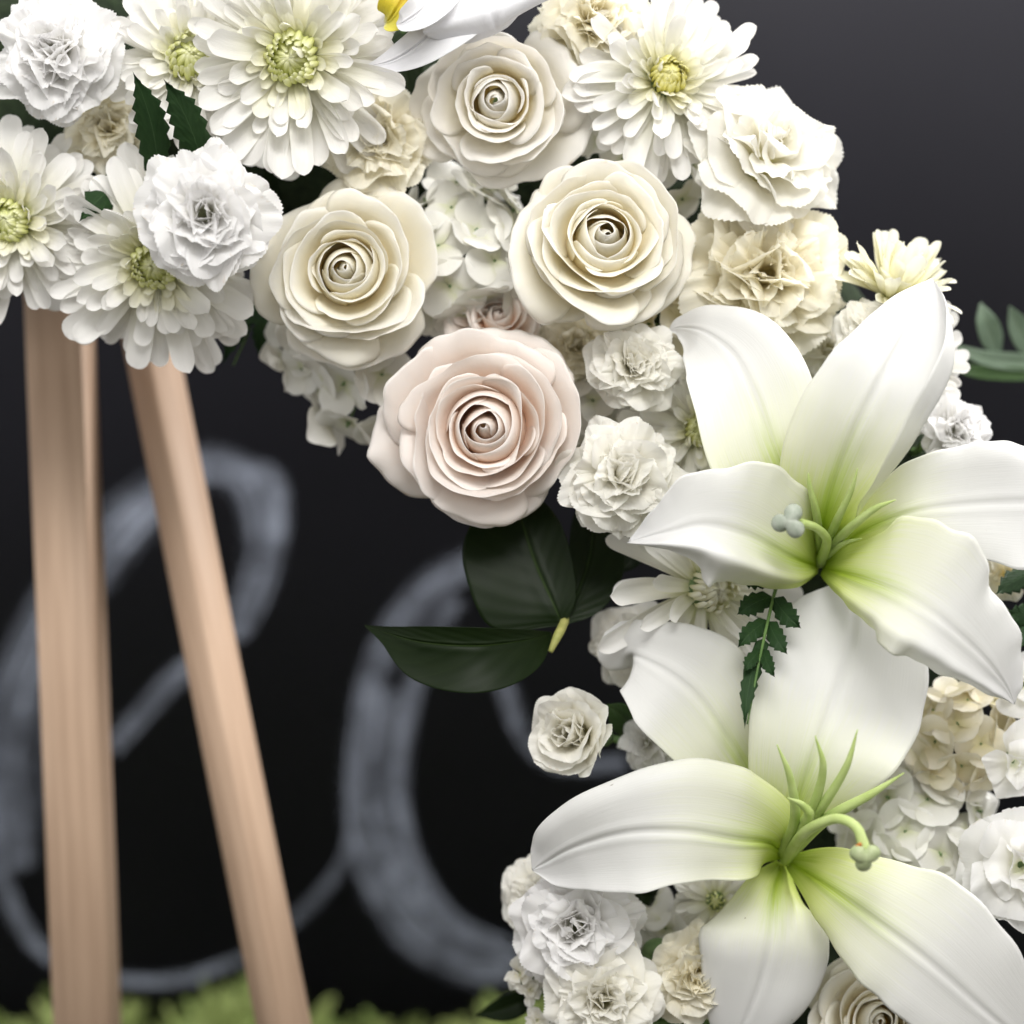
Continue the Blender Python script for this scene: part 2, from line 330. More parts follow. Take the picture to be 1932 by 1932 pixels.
board = empty('chalkboard', Matrix.Translation((0, BY, GZ)))
tag(board, 'large black chalkboard with smeared chalk script behind the flower wreath', 'chalkboard')
mesh_obj('board_panel', box_mesh('board_panel', (-1.4, 0, 0), (1.4, 0.02, 1.9), M['board']), board)
def stroke(path, width, k):
    p = catmull(path, 40); q = np.array([P(a, b, BY) for a, b in p])
    wd = np.interp(np.linspace(0, 1, 40), np.linspace(0, 1, len(width)), width) * S * 1.4 / 2
    t = np.gradient(q, axis=0); t /= np.linalg.norm(t, axis=1, keepdims=True)
    s = np.stack([t[:, 2], 0 * t[:, 0], -t[:, 0]], 1)
    g = np.stack([q + s * wd[:, None] * u for u in (-1, -0.5, 0, 0.5, 1)], 1)
    g[:, :, 1] = -0.0008 - 0.0004 * k; g[:, :, 2] -= GZ
    mesh_obj('chalk_stroke', grid_mesh('chalk_stroke', g, M['chalk']), board)
for k, (pth, wd) in enumerate([
    ([(40, 1640), (20, 1500), (30, 1330), (90, 1180), (190, 1040), (300, 930), (400, 880), (470, 920), (490, 1020), (465, 1120), (430, 1200)], [80, 170, 170, 160, 160, 130, 110, 100, 90, 70, 60]),
    ([(430, 880), (515, 900), (525, 1000), (500, 1110), (455, 1200)], [40, 60, 60, 55, 45]),
    ([(470, 1180), (400, 1230), (330, 1280), (210, 1410)], [40, 60, 66, 60]),
    ([(-20, 1500), (0, 1640), (60, 1770), (150, 1830), (300, 1850), (450, 1810), (560, 1730), (640, 1640), (670, 1560)], [60, 50, 46, 36, 40, 30, 36, 36, 40]),
    ([(930, 1040), (800, 1120), (715, 1250), (680, 1400), (672, 1540), (700, 1660), (770, 1770), (880, 1830), (960, 1840)], [70, 90, 84, 76, 70, 72, 76, 70, 60]),
    ([(860, 1130), (800, 1240), (765, 1370), (755, 1500), (790, 1640), (860, 1740), (960, 1790)], [50, 60, 56, 50, 50, 56, 60]),
    ([(735, 1300), (712, 1450), (725, 1580), (790, 1720), (880, 1790), (980, 1815)], [120, 110, 110, 100, 90, 80]),
    ([(880, 1220), (950, 1290), (990, 1390), (1060, 1440), (1180, 1440)], [40, 50, 56, 50, 40]),
    ([(240, 1848), (310, 1852), (380, 1850)], [14, 24, 14]),
]): stroke(pth, wd, k)

def sheet(name, x0, x1, y0, y1, z, mat):
    return raw_mesh(name, [(x0, y0, z), (x1, y0, z), (x1, y1, z), (x0, y1, z)], [(0, 1, 2, 3)], None, mat)
M['ground'] = plain_mat('dark_ground', (0.03, 0.03, 0.02), (0.06, 0.055, 0.04), 30, rough=0.9)
M['grass'] = plain_mat('artificial_grass', (0.17, 0.24, 0.06), (0.36, 0.42, 0.15), 25, rough=0.6, transl=0.2)
g = mesh_obj('ground', sheet('ground', -1.4, 1.4, -1.6, BY, GZ, M['ground'])); tag(g, kind='structure')
def grass():
    vs, fs = [], []
    for k in range(2200):
        x = random.uniform(-0.62, 0.62); y = random.uniform(BY - 0.16, BY - 0.01)
        h = random.uniform(0.040, 0.068) + 0.020 * (math.sin(x * 43) * math.sin(x * 17 + 1) > 0.1)
        wd = random.uniform(0.004, 0.008); a = random.uniform(0, math.pi); lean = random.uniform(-0.035, 0.035)
        dx, dy = math.cos(a) * wd, math.sin(a) * wd; b = len(vs)
        for t, ww in ((0, 0.6), (0.45, 1.0), (0.8, 0.95), (1.0, 0.4)):
            cx = x + lean * t * t; z = GZ + h * t
            vs += [(cx - dx * ww, y - dy * ww, z), (cx + dx * ww, y + dy * ww, z)]
        for j in range(3): fs.append((b + 2 * j, b + 2 * j + 1, b + 2 * j + 3, b + 2 * j + 2))
    o = mesh_obj('grass', raw_mesh('grass', vs, fs, None, M['grass']))
    tag(o, 'blurred yellow green grass growing along the foot of the chalkboard', 'grass', kind='stuff')
grass()

# ------------------------------------------------------------------ easel
def wood_mat():
    m, nt, N, L = new_mat('pale_beech_wood')
    out = N('ShaderNodeOutputMaterial'); pr = N('ShaderNodeBsdfPrincipled'); tc = N('ShaderNodeTexCoord'); mp = N('ShaderNodeMapping')
    mp.inputs['Scale'].default_value = (90, 90, 4); L(tc.outputs['Object'], mp.inputs[0])
    nz = N('ShaderNodeTexNoise'); nz.inputs['Scale'].default_value = 2.5; nz.inputs['Detail'].default_value = 6; L(mp.outputs[0], nz.inputs['Vector'])
    n2 = N('ShaderNodeTexNoise'); n2.inputs['Scale'].default_value = 14; L(tc.outputs['Object'], n2.inputs['Vector'])
    rp = N('ShaderNodeValToRGB'); L(nz.outputs[0], rp.inputs[0])
    rp.color_ramp.elements[0].position = 0.3; rp.color_ramp.elements[0].color = (0.36, 0.245, 0.165, 1)
    rp.color_ramp.elements[1].position = 0.7; rp.color_ramp.elements[1].color = (0.53, 0.38, 0.27, 1)
    mx = N('ShaderNodeMix'); mx.data_type = 'RGBA'; mx.inputs[0].default_value = 0.3; L(rp.outputs[0], mx.inputs[6])
    r2 = N('ShaderNodeValToRGB'); L(n2.outputs[0], r2.inputs[0]); r2.color_ramp.elements[0].color = (0.38, 0.25, 0.18, 1); r2.color_ramp.elements[1].color = (0.56, 0.41, 0.31, 1); L(r2.outputs[0], mx.inputs[7])
    L(mx.outputs[2], pr.inputs['Base Color']); pr.inputs['Roughness'].default_value = 0.55; pr.inputs['Specular IOR Level'].default_value = 0.3
    L(pr.outputs[0], out.inputs[0]); return m
M['wood'] = wood_mat()
def beam(name, a, b, wx, wy, yaw, parent):
    """square bar from a to b, bevelled, turned about its own length by yaw"""
    a, b = Vector(a), Vector(b); z = (b - a); ln = z.length; z.normalize()
    x = Vector((math.cos(yaw), math.sin(yaw), 0)); x = (x - z * x.dot(z)).normalized(); y = z.cross(x)
    c = 0.0012; prof = []
    for sx, sy in ((1, 1), (-1, 1), (-1, -1), (1, -1)):
        p0 = (sx * (wx / 2 - c), sy * wy / 2); p1 = (sx * wx / 2, sy * (wy / 2 - c))
        prof += [p1, p0] if sx * sy > 0 else [p0, p1]
    v = [(p[0], p[1], h) for h in (0, ln) for p in prof]
    f = [(i, (i + 1) % 8, 8 + (i + 1) % 8, 8 + i) for i in range(8)] + [(3, 2, 1, 0), (7, 4, 3, 0), (6, 5, 4, 7), (8, 9, 10, 11), (8, 11, 12, 15), (15, 12, 13, 14)]
    me = raw_mesh(name, v, f, None, M['wood'], smooth=False)
    m = Matrix((x, y, z)).transposed().to_4x4(); m.translation = a
    o = bpy.data.objects.new(name, me); link(o, parent); o.matrix_world = m
    return o
easel = empty('easel', Matrix.Translation((P(300, 1932, 0.2).x, 0.2, GZ)))
tag(easel, 'pale wooden easel standing behind the wreath, its two legs in view', 'easel')
bpy.context.view_layer.update()
def leg_pts(tx, ty, bx, by, y0, y1):
    """a leg through two picture points at two depths, carried on down to the ground and up behind the flowers"""
    a, b = P(tx, ty, y0), P(bx, by, y1); d = (b - a)
    foot = b + d * ((GZ - b.z) / d.z); top = a - d * (0.045 / abs(d.z))
    return foot, top
def child_world(o, parent):
    mw = o.matrix_world.copy(); o.parent = parent
    o.matrix_parent_inverse = parent.matrix_world.inverted(); o.matrix_world = mw
for (tp, wx, wy, yaw) in ((leg_pts(112, 560, 165, 1932, 0.145, 0.18), 0.0292, 0.0240, -0.10), (leg_pts(282, 640, 535, 1932, 0.165, 0.14), 0.0200, 0.0200, -0.75)):
    o = beam('leg', tp[0], tp[1], wx, wy, yaw, None); child_world(o, easel)
o = beam('cross_bar', P(30, 420, 0.165), P(420, 420, 0.165), 0.02, 0.02, 1.57, None); child_world(o, easel)

# ------------------------------------------------------------------ foam base of the wreath
FY = 0.085
FOAM = catmull([(-420, 360), (-150, 260), (150, 200), (450, 210), (760, 290), (1080, 380), (1360, 560), (1560, 780), (1660, 1080), (1660, 1400), (1600, 1750), (1480, 2150), (1330, 2450)], 60)
def foam():
    path = FOAM
    q = np.array([P(a, b, FY) for a, b in path]); n = 18; rows = []
    t = np.gradient(q, axis=0); t /= np.linalg.norm(t, axis=1, keepdims=True)
    for k in range(len(q)):
        s = np.cross(t[k], (0, 1, 0)); s /= np.linalg.norm(s); a = np.linspace(0, 2 * np.pi, n)
        rows.append(q[k] + np.cos(a)[:, None] * s * np.interp(k, [0, 25, 35, 60], [.062, .058, .042, .036]) + np.sin(a)[:, None] * np.array([0, 1, 0]) * 0.030)
    o = mesh_obj('wreath_base', grid_mesh('wreath_base', np.array(rows), M['foam']))
    tag(o, 'dark green foam wreath base showing in the gaps between the flowers', 'wreath base')
foam()
def foam_point(b):
    """where a stem from b enters the foam"""
    q = min((P(x, y, FY) for x, y in FOAM), key=lambda p: (p.x - b.x) ** 2 + (p.z - b.z) ** 2)
    d = Vector((b.x - q.x, 0, b.z - q.z))
    return q + (d if d.length < .03 else d * (.03 / d.length)) + Vector((0, -.008, 0))
def stem_to_foam(parent, base, rad=0.0022, mat='stem'):
    """stem from a flower's base back into the foam"""
    b = Vector(base); e = foam_point(b)
    inv = parent.matrix_world.inverted()
    pts = [inv @ (b + (e - b) * t + Vector((0, 0, -0.004 * math.sin(math.pi * t)))) for t in np.linspace(0, 1, 6)]
    mesh_obj('stem', tube_mesh('stem', [tuple(p) for p in pts], rad, M[mat], 7), parent)

# ------------------------------------------------------------------ roses
def rose(px, py, y, R, axis, mat, label, roll=0.0, seed=0, N=26, core=1.0, openness=1.0):
    r_ = np.random.default_rng(100 + seed); Rm = R * S
    c = P(px, py, y); ax = Vector(axis).normalized()
    org = c - ax * (0.55 * Rm)
    root = empty('rose', frame(org, ax, roll)); tag(root, label, 'rose', 'roses in the wreath')
    bpy.context.view_layer.update()
    nu, nv = 33, 19
    u = np.linspace(-1, 1, nu)[None, :]; v = np.linspace(0, 1, nv)[:, None]
    nb = int(N * .36)                                   # closed petals of the bud in the middle
    I = lambda t, a, b: float(np.interp(t, a, b))
    for i in range(N):
        th = i * 2.39996 + r_.normal(0, .16); ph = r_.uniform(0, 6.28, 4)
        if i < nb:                                      # bud: petals lean over the middle, their backs show
            t = i / nb
            rho = (.012 + .278 * t ** 1.0) * core; zr = I(t, [0, .5, 1], [.60, .60, .56]) + r_.normal(0, .010)
            b_r, b_z = rho + .13, .10; c_r, c_z = rho + I(t, [0, 1], [.07, .10]), .56
            Wd = math.radians(I(t, [0, .4, 1], [300, 190, 150])) * r_.uniform(.9, 1.1)
            curl, cang = I(t, [0, 1], [.003, .014]), 1.0; flatn = r_.uniform(-.1, .4); wob_a = .010 + .014 * t; drop = .16
        else:                                           # open petals around it
            t = (i - nb) / (N - nb - 1)
            rho = (.31 * core + (.95 - .31 * core) * t ** .95) * r_.uniform(.94, 1.08); zr = I(t, [0, .3, .6, .82, 1], [.60, .62, .46, .24, .02]) + r_.normal(0, .02)
            b_r, b_z = I(t, [0, .5, 1], [.30, .22, .12]), I(t, [0, 1], [.28, -.36])
            c_r, c_z = rho * I(t, [0, .5, 1], [1.06, .95, .80]), I(t, [0, .5, 1], [.47, .20, -.14])
            Wd = math.radians(I(t, [0, .5, 1], [205, 150, 112])) * r_.uniform(.82, 1.15)
            curl = I(t, [0, .4, 1], [.026, .045, .085]) * r_.uniform(.4, 1.5) * openness; cang = I(t, [0, 1], [1.2, 2.0]) * r_.uniform(.6, 1.2)
            flatn = r_.uniform(-.1, .42) * (1 - .3 * t); wob_a = I(t, [0, .5, 1], [.034, .075, .11]); drop = I(t, [0, .5, 1], [.16, .24, .36])
        tipsh = 1 - drop * np.abs(u) ** 2.8 + (.03 + .07 * t) * np.exp(-np.abs(u - r_.normal(0, .2)) / .22) * (i >= nb)
        ve = v * tipsh
        rr = (1 - ve) ** 2 * b_r + 2 * ve * (1 - ve) * c_r + ve ** 2 * rho
        zz = (1 - ve) ** 2 * b_z + 2 * ve * (1 - ve) * c_z + ve ** 2 * zr
        k = np.clip((v - .70) / .30, 0, 1); ang = k ** 1.3 * cang * (1 + r_.uniform(0, .7) * u ** 2)
        rr = rr + curl * np.sin(ang); zz = zz - curl * 1.1 * (1 - np.cos(ang))
        wob = wob_a * v ** 2 * (np.sin(1.8 * u + ph[0]) * .7 + np.sin(3.7 * u + ph[1]) * .4 + .16 * np.sin(8 * u + ph[2]))
        half = Wd / 2
        sh = 1 / np.maximum(.45, np.cos(np.clip(u * half, -1.0, 1.0))) ** flatn
        fine = (i >= nb) * v ** 5 * (.006 + .018 * t) * (np.sin(11 * u + ph[3]) * .6 + np.sin(19 * u + 2 * ph[0]) * .4)
        rr = rr * (1 + (sh - 1) * v) * (1 + (.06 if i > 3 else .22) * u) + wob * .6 + fine * .7; zz = zz + fine
        zz = zz + wob * .8 + r_.normal(0, .035) * u * v * (i >= nb)
        phi = th + u * half * (.70 + .30 * np.sin(np.pi * np.clip(v * .55 + .22, 0, 1))) * (1 - .08 * np.clip((v - .8) / .2, 0, 1))
        off = r_.normal(0, .012 + (.034 * t if i >= nb else 0), 2); lean = r_.normal(0, .05 * t) if i >= nb else 0
        pts = np.stack([rr * np.cos(phi) + off[0] * v, rr * np.sin(phi) + off[1] * v, zz + lean * v + 0 * phi], 2) * Rm
        mesh_obj('petal', grid_mesh('petal', pts, M[mat], th=0.0003), root)
    zc = np.linspace(0, 1, 7)
    hip = np.stack([0 * zc, 0 * zc, (-.62 + .34 * zc) * Rm], 1)
    mesh_obj('hip', tube_mesh('hip', hip, np.array([.05, .10, .14, .15, .14, .12, .08]) * Rm, M['calyx'], 10), root)
    stem_to_foam(root, org - ax * .60 * Rm, 0.0028)
    return root

rose(935, 186, -0.018, 166, (-.10, -1, -.10), 'rose_w', 'ivory rose just below the white orchid petal at the top', roll=.4, seed=1, core=.85, N=24)
rose(1143, 440, -0.030, 184, (.08, -1, .18), 'rose', 'wide open cream rose above the white lilies, right of the other roses', roll=1.9, seed=2, N=29)
rose(650, 505, -0.018, 184, (-.05, -1, .02), 'rose', 'cream rose beside the pure white ruffled carnation', roll=3.0, seed=3, N=29, core=.9)
rose(914, 806, -0.030, 194, (-.12, -1, .02), 'rose_pink', 'pale blush pink rose above the dark green leaves', roll=5.2, seed=4, N=29, core=1.05)
rose(1665, 1925, -0.005, 150, (.1, -1, .35), 'rose', 'cream rose under the lower lily, cut by the bottom edge', roll=.9, seed=5, N=27)
rose(940, 590, 0.020, 95, (.10, -1, .5), 'rose_pink', 'small shaded blush rose between the cream roses and the pink rose', roll=2.2, seed=6, N=18)

# ------------------------------------------------------------------ carnations
def carnation(px, py, y, R, axis, mat, label, seed=0, N=50, amax=100, flat=.72, ruf=1.0, roll=0.0, serr=.028, name='carnation', cat='carnation', group='carnations in the wreath', wide=1.0, stem=True):
    r_ = np.random.default_rng(500 + seed); Rm = R * S; ax = Vector(axis).normalized()
    org = P(px, py, y); root = empty(name, frame(org, ax, roll)); tag(root, label, cat, group)
    bpy.context.view_layer.update()
    nu, nv = 45, 11
    u = np.linspace(-1, 1, nu)[None, :]; v = np.linspace(0, 1, nv)[:, None]
    for i in range(N):
        t = (i + .5) / N
        al = math.radians(amax) * t ** .92 * r_.uniform(.93, 1.07); th = i * 2.39996 + r_.normal(0, .22)
        L_ = r_.uniform(.90, 1.10)
        tx, tz = L_ * math.sin(al), -.12 + flat * L_ * math.cos(al)
        bx, bz = .04 + .03 * (1 - t), float(np.interp(t, [0, .35, .7, 1], [.16, -.15, -.45, -.55]))
        cx, cz = .14 + .34 * t * math.sin(al), -.05 + .45 * flat * math.cos(al) + .16 * t
        teeth = np.abs(((u * r_.uniform(9, 12) + r_.uniform(0, 1)) % 1) - .5) * 2 - .5
        edge = 1 - .24 * u ** 2 - .10 * u ** 6 + serr * teeth * np.clip((v - .7) / .3, 0, 1) + .06 * np.sin(u * 3.5 + r_.uniform(0, 6)) * v
        ve = v * edge
        x = (1 - ve) ** 2 * bx + 2 * ve * (1 - ve) * cx + ve ** 2 * tx
        z = (1 - ve) ** 2 * bz + 2 * ve * (1 - ve) * cz + ve ** 2 * tz
        dx = 2 * (1 - ve) * (cx - bx) + 2 * ve * (tx - cx); dz = 2 * (1 - ve) * (cz - bz) + 2 * ve * (tz - cz)
        l = np.sqrt(dx ** 2 + dz ** 2) + 1e-9; nx, nz = -dz / l, dx / l
        W_ = np.interp(t, [0, .25, .6, 1], [.22, .36, .48, .54]) * r_.uniform(.85, 1.2) * wide
        fan = .07 + (W_ - .07) * np.clip(v, 0, 1) ** 1.05 * (1 - .12 * v ** 5)
        ph = r_.uniform(0, 6.28, 4); f1 = r_.uniform(2.2, 3.8)
        A = np.interp(t, [0, .45, 1], [.13, .135, .085]) * ruf * r_.uniform(.7, 1.3)
        d = A * v ** 1.8 * (np.sin(f1 * u + ph[0]) + .34 * np.sin(2.2 * f1 * u + ph[1]) + .16 * v ** 3 * np.sin(5.2 * f1 * u + ph[2]))
        d = d + np.interp(t, [0, .5, 1], [.30, .12, -.03]) * u ** 2 * v
        d = d - .11 * (np.clip(v - .7, 0, 1) / .3) ** 1.5 * r_.uniform(-.5, 1.2) * ruf
        yy = fan * u + .05 * v ** 2 * np.sin(3 * u + ph[3])
        x = x + nx * d; z = z + nz * d
        ca, sa = math.cos(th), math.sin(th)
        pts = np.stack([x * ca - yy * sa, x * sa + yy * ca, z + 0 * yy], 2) * Rm
        mesh_obj('petal', grid_mesh('petal', pts, M[mat]), root)
    zc = np.linspace(0, 1, 6)
    cal = np.stack([0 * zc, 0 * zc, (-1.25 + .8 * zc) * Rm], 1)
    mesh_obj('calyx', tube_mesh('calyx', cal, np.array([.07, .15, .17, .17, .18, .21]) * Rm, M['calyx'], 10), root)
    if stem: stem_to_foam(root, org - ax * 1.2 * Rm, 0.0018)
    return root

CAR = [
 (112, 105, -.012, 126, (-.1, -1, .15), 'white', 'pure white ruffled carnation in the top left corner', {}),
 (388, 408, -.040, 132, (.05, -1, .05), 'white', 'crisp pure white carnation standing out above the wooden easel legs', dict(ruf=.9)),
 (205, 240, .020, 92, (.0, -1, -.1), 'cream', 'yellowish cream carnation tucked beside the dark fern tips', dict(ruf=1.3)),
 (712, 268, .012, 112, (-.05, -1, .1), 'cream', 'cream carnation squeezed between the large chrysanthemum and two roses', dict(ruf=1.2)),
 (1440, 525, .010, 168, (.15, -1, .12), 'cream', 'large cream carnation with a swirled heart right of the open rose', dict(ruf=1.25)),
 (1440, 298, .004, 166, (.4, -1, .35), 'warm', 'large off white carnation on the upper right rim of the wreath', dict(ruf=.8, N=30)),
 (1120, 45, .008, 118, (.1, -1, .4), 'cream', 'pale cream carnation at the top edge right of the orchid', dict(ruf=1.0)),
 (1195, 690, -.006, 90, (.15, -1, .2), 'warm', 'small off white carnation between the blush rose and the upper lily', {}),
 (1172, 900, -.022, 114, (-.02, -1, .02), 'warm', 'ruffled white carnation right of the blush pink rose', dict(ruf=1.05)),
 (1195, 1215, .034, 92, (-.4, -1, -.1), 'warm', 'half open white carnation under the daisy like chrysanthemum, behind the lower lily', dict(N=28, ruf=.7, amax=75, flat=.95)),
 (1096, 1385, .0, 116, (-.45, -1, .15), 'warm', 'half open white carnation bud hanging alone left of the lower lily', dict(N=26, ruf=.5, amax=52, flat=1.0)),
 (1088, 1745, -.006, 126, (-.15, -1, .1), 'white', 'full white carnation under the left petal of the lower lily', dict(ruf=.9)),
 (1020, 1690, .020, 82, (-.5, -1, .2), 'warm', 'white carnation peeking out at the wreath edge behind a fuller one', {}),
 (1140, 1885, -.014, 112, (-.05, -1, .05), 'warm', 'white carnation with a creamy heart, lowest on the left', dict(ruf=.9)),
 (1315, 1840, .000, 96, (.1, -1, .1), 'cream', 'cream carnation left of the down pointing lily petal', {}),
 (1650, 640, .000, 78, (.1, -1, .2), 'warm', 'small white carnation behind the tall petal of the upper lily', {}),
 (1800, 815, .012, 78, (.5, -1, .2), 'white', 'white carnation above the right petal of the upper lily', {}),
 (1222, 1400, .020, 56, (-.2, -1, .0), 'white', 'little frilled white carnation in the gap between two lower lily petals', dict(N=26, serr=.06)),
 (1085, 655, .034, 84, (.1, -1, .1), 'cream', 'cream carnation deep in the gap between the open rose and the blush rose', dict(ruf=.8)),
 (1560, 660, .030, 75, (.1, -1, .1), 'warm', 'shaded white carnation low in the notch between two lily petals', dict(N=26)),
]
for k, (px, py, y, R, ax, mat, lab, kw) in enumerate(CAR):
    carnation(px, py, y, R, ax, mat, lab, seed=k if k < 18 else 60 + k, roll=k * 1.3, **kw)
carnation(1925, 1635, -.016, 125, (-.25, -1, .05), 'white', 'broad petalled white stock bloom at the right edge beside the lower lily', seed=40, N=15, amax=92, flat=.5, wide=1.35, ruf=.9, serr=.03, name='stock_flower', cat='flower', group='stock blooms')
carnation(1915, 1440, -.006, 78, (-.1, -1, -.1), 'white', 'small white stock bloom at the right edge above the broad petalled one', seed=41, N=8, amax=95, flat=.5, wide=.95, ruf=.6, serr=.0, name='stock_flower', cat='flower', group='stock blooms')
carnation(1935, 1290, .004, 80, (.0, -1, .1), 'white', 'white stock bloom at the right edge beside the tip of the upper lily', seed=42, N=10, amax=92, flat=.5, wide=1.0, ruf=.8, serr=.02, name='stock_flower', cat='flower', group='stock blooms')
carnation(1900, 1085, .020, 60, (.0, -1, .1), 'cream', 'cream stock bloom half hidden by fern at the right edge', seed=43, N=14, amax=92, flat=.5, wide=1.0, ruf=.8, serr=.02, name='stock_flower', cat='flower', group='stock blooms')

# ------------------------------------------------------------------ chrysanthemums
def ray_petal(name, mat, bend, cup, width, point, seed):
    r_ = np.random.default_rng(900 + seed); nu, nv = 9, 15
    u = np.linspace(-1, 1, nu)[None, :]; v = 1 - (1 - np.linspace(0, 1, nv)[:, None]) ** 1.7
    prof = width * (0.40 + 0.60 * np.clip(v / .6, 0, 1) ** .8) * np.sqrt(np.clip(1 - np.clip((v - (1 - point)) / point, 0, 1) ** 2.2, 0, 1) + .004)
    ang = bend * v; x = np.where(abs(bend) > 1e-3, np.sin(ang) / bend, v); z = np.where(abs(bend) > 1e-3, (1 - np.cos(ang)) / bend, 0 * v)
    d = cup * prof * (u ** 2) + .007 * np.cos(u * 7) * np.sin(np.pi * v) + .02 * np.sin(5 * v + r_.uniform(0, 6)) * u
    yy = prof * u + .03 * np.sin(3 * v + r_.uniform(0, 6)) * v
    pts = np.stack([x - np.sin(ang) * d + 0 * u, yy, z + np.cos(ang) * d], 2)
    return grid_mesh(name, pts, M[mat])
RAY = {m: [ray_petal('petal', m, b, c, w_, p_, k) for k, (b, c, w_, p_) in enumerate([(.35, .40, .104, .13), (-.25, .25, .112, .15), (.1, .45, .092, .12), (.7, .60, .100, .14), (-.6, .2, .108, .16)])] for m in ('mum', 'mum_cream')}
EYE = {m: [ray_petal('petal', m, b, .9, .092, .22, 20 + k) for k, b in enumerate((1.2, 1.7, 2.1))] for m in ('mum_eye', 'mum_eye_y', 'mum_cream')}

def chrysanthemum(px, py, y, R, axis, label, mat='mum', eye='mum_eye', seed=0, roll=0.0, rows=None, eye_r=.28, n_eye=110, droop=0, stem=True, sector=None):
    r_ = np.random.default_rng(1300 + seed); Rm = R * S; ax = Vector(axis).normalized()
    org = P(px, py, y) - ax * .12 * Rm; root = empty('chrysanthemum', frame(org, ax, roll)); tag(root, label, 'chrysanthemum', 'chrysanthemums in the wreath')
    bpy.context.view_layer.update()
    rows = rows or [(21, 101, 1.0), (22, 91, .98), (23, 81, .91), (22, 70, .79), (20, 58, .64), (18, 45, .50), (14, 32, .40)]
    for n, al, ln in rows:
        off = r_.uniform(0, 6.28)
        for k in range(n):
            th = off + 6.2832 * k / n + r_.normal(0, .09); a = math.radians(al + droop + r_.normal(0, 7)); l = ln * Rm * r_.uniform(.80, 1.08)
            m = Matrix.Rotation(th, 4, 'Z') @ Matrix.Translation((.10 * Rm, 0, -.05 * Rm)) @ Matrix.Rotation(-(math.pi / 2 - a), 4, 'Y') @ Matrix.Rotation(r_.normal(0, .22), 4, 'X') @ Matrix.Diagonal((l, l * r_.uniform(.9, 1.25) * (1 + .25 * (1 - ln)), l, 1))
            mesh_obj('petal', RAY['mum_cream' if al < 50 else mat][r_.integers(5)], root, m)
    for k in range(n_eye):
        t = (k + .5) / n_eye; rr = eye_r * math.sqrt(t) * Rm; th = k * 2.39996; l = eye_r * Rm * r_.uniform(.8, 1.05) * (.75 + .5 * t)
        m = Matrix.Rotation(th, 4, 'Z') @ Matrix.Translation((rr * .75, 0, (.10 - .10 * t) * Rm)) @ Matrix.Rotation(-(math.pi / 2 - math.radians(8 + 22 * t)), 4, 'Y') @ Matrix.Diagonal((l, l * 1.05, l, 1))
        mesh_obj('centre_petal', EYE[eye][min(2, int((1 - t) * 3))], root, m)
    zc = np.linspace(0, 1, 5)
    mesh_obj('calyx', tube_mesh('calyx', np.stack([0 * zc, 0 * zc, (-.32 + .34 * zc) * Rm], 1), np.array([.06, .14, .2, .22, .2]) * Rm, M['calyx'], 10), root)
    if stem: stem_to_foam(root, org - ax * .3 * Rm, 0.002)
    return root
chrysanthemum(552, 108, -.018, 224, (-.05, -1, -.25), 'large white chrysanthemum with green eye below the yellow orchid lip', seed=1)
chrysanthemum(358, 108, -.004, 165, (.12, -1, .1), 'white chrysanthemum with a half open yellow green eye near the top left carnation', seed=2, eye_r=.34, n_eye=60, roll=.7)
chrysanthemum(18, 415, .000, 178, (-.1, -1, -.12), 'white chrysanthemum cut off by the left edge', seed=3, roll=1.1)
chrysanthemum(292, 500, -.002, 202, (.0, -1, -.22), 'white chrysanthemum hanging over the easel behind the crisp carnation', seed=4, roll=2.0)
chrysanthemum(1262, 142, -.004, 182, (.2, -1, .15), 'white chrysanthemum with a bright lemon eye on the top right rim', eye='mum_eye_y', seed=5, roll=2.5, eye_r=.24)
chrysanthemum(1688, 540, .012, 128, (.35, -.62, 1), 'half open creamy chrysanthemum peeking over the tall lily petal', mat='mum_cream', eye='mum_cream', seed=6, rows=[(16, 72, 1.0), (17, 56, 1.0), (16, 42, .95), (14, 28, .85)], eye_r=.2, n_eye=24)
chrysanthemum(1345, 1112, .000, 190, (.35, -1, -.05), 'white chrysanthemum with a tight bud eye in the gap between the two lilies', eye='mum_cream', seed=7, rows=[(13, 98, 1.12), (13, 84, 1.0), (10, 70, .7)], eye_r=.30, n_eye=60)
chrysanthemum(1325, 810, .014, 150, (.1, -1, .1), 'white chrysanthemum mostly hidden by the upper lily, beside the small carnations', seed=8, roll=.4)
chrysanthemum(1728, 680, .014, 128, (.55, -1, .1), 'white chrysanthemum at the right rim behind the tall lily petal', seed=9, roll=.9)
chrysanthemum(1350, 1700, .022, 90, (-.1, -1, .1), 'white chrysanthemum glimpsed under the lower lily above the cream carnation', seed=10, rows=[(14, 95, 1.0), (14, 80, .95), (12, 60, .7)], n_eye=24)

# ------------------------------------------------------------------ hydrangeas
def round_petal(mat, seed):
    r_ = np.random.default_rng(2200 + seed); nu, nv = 9, 9
    u = np.linspace(-1, 1, nu)[None, :]; v = np.linspace(0, 1, nv)[:, None]
    wd = .58 * np.sin(np.pi * np.clip(v * .80 + .06, 0, 1)) ** .7
    yy = wd * u; x = v * (1 - .10 * u ** 2) + 0 * yy
    z = .12 * v * v - .10 * u ** 2 * v + .05 * np.sin(3 * u + r_.uniform(0, 6)) * v + .06 * np.sin(4 * v + r_.uniform(0, 6))
    return grid_mesh('petal', np.stack([x, yy, z + 0 * yy], 2), M[mat])
RND = {m: [round_petal(m, k) for k in range(5)] for m in ('hyd', 'hyd_cream')}
zc = np.linspace(0, 1, 5)
BEAD = tube_mesh('floret', np.stack([0 * zc, 0 * zc, -.5 + .62 * zc], 1), [.03, .03, .045, .06, .03], M['calyx'], 7)
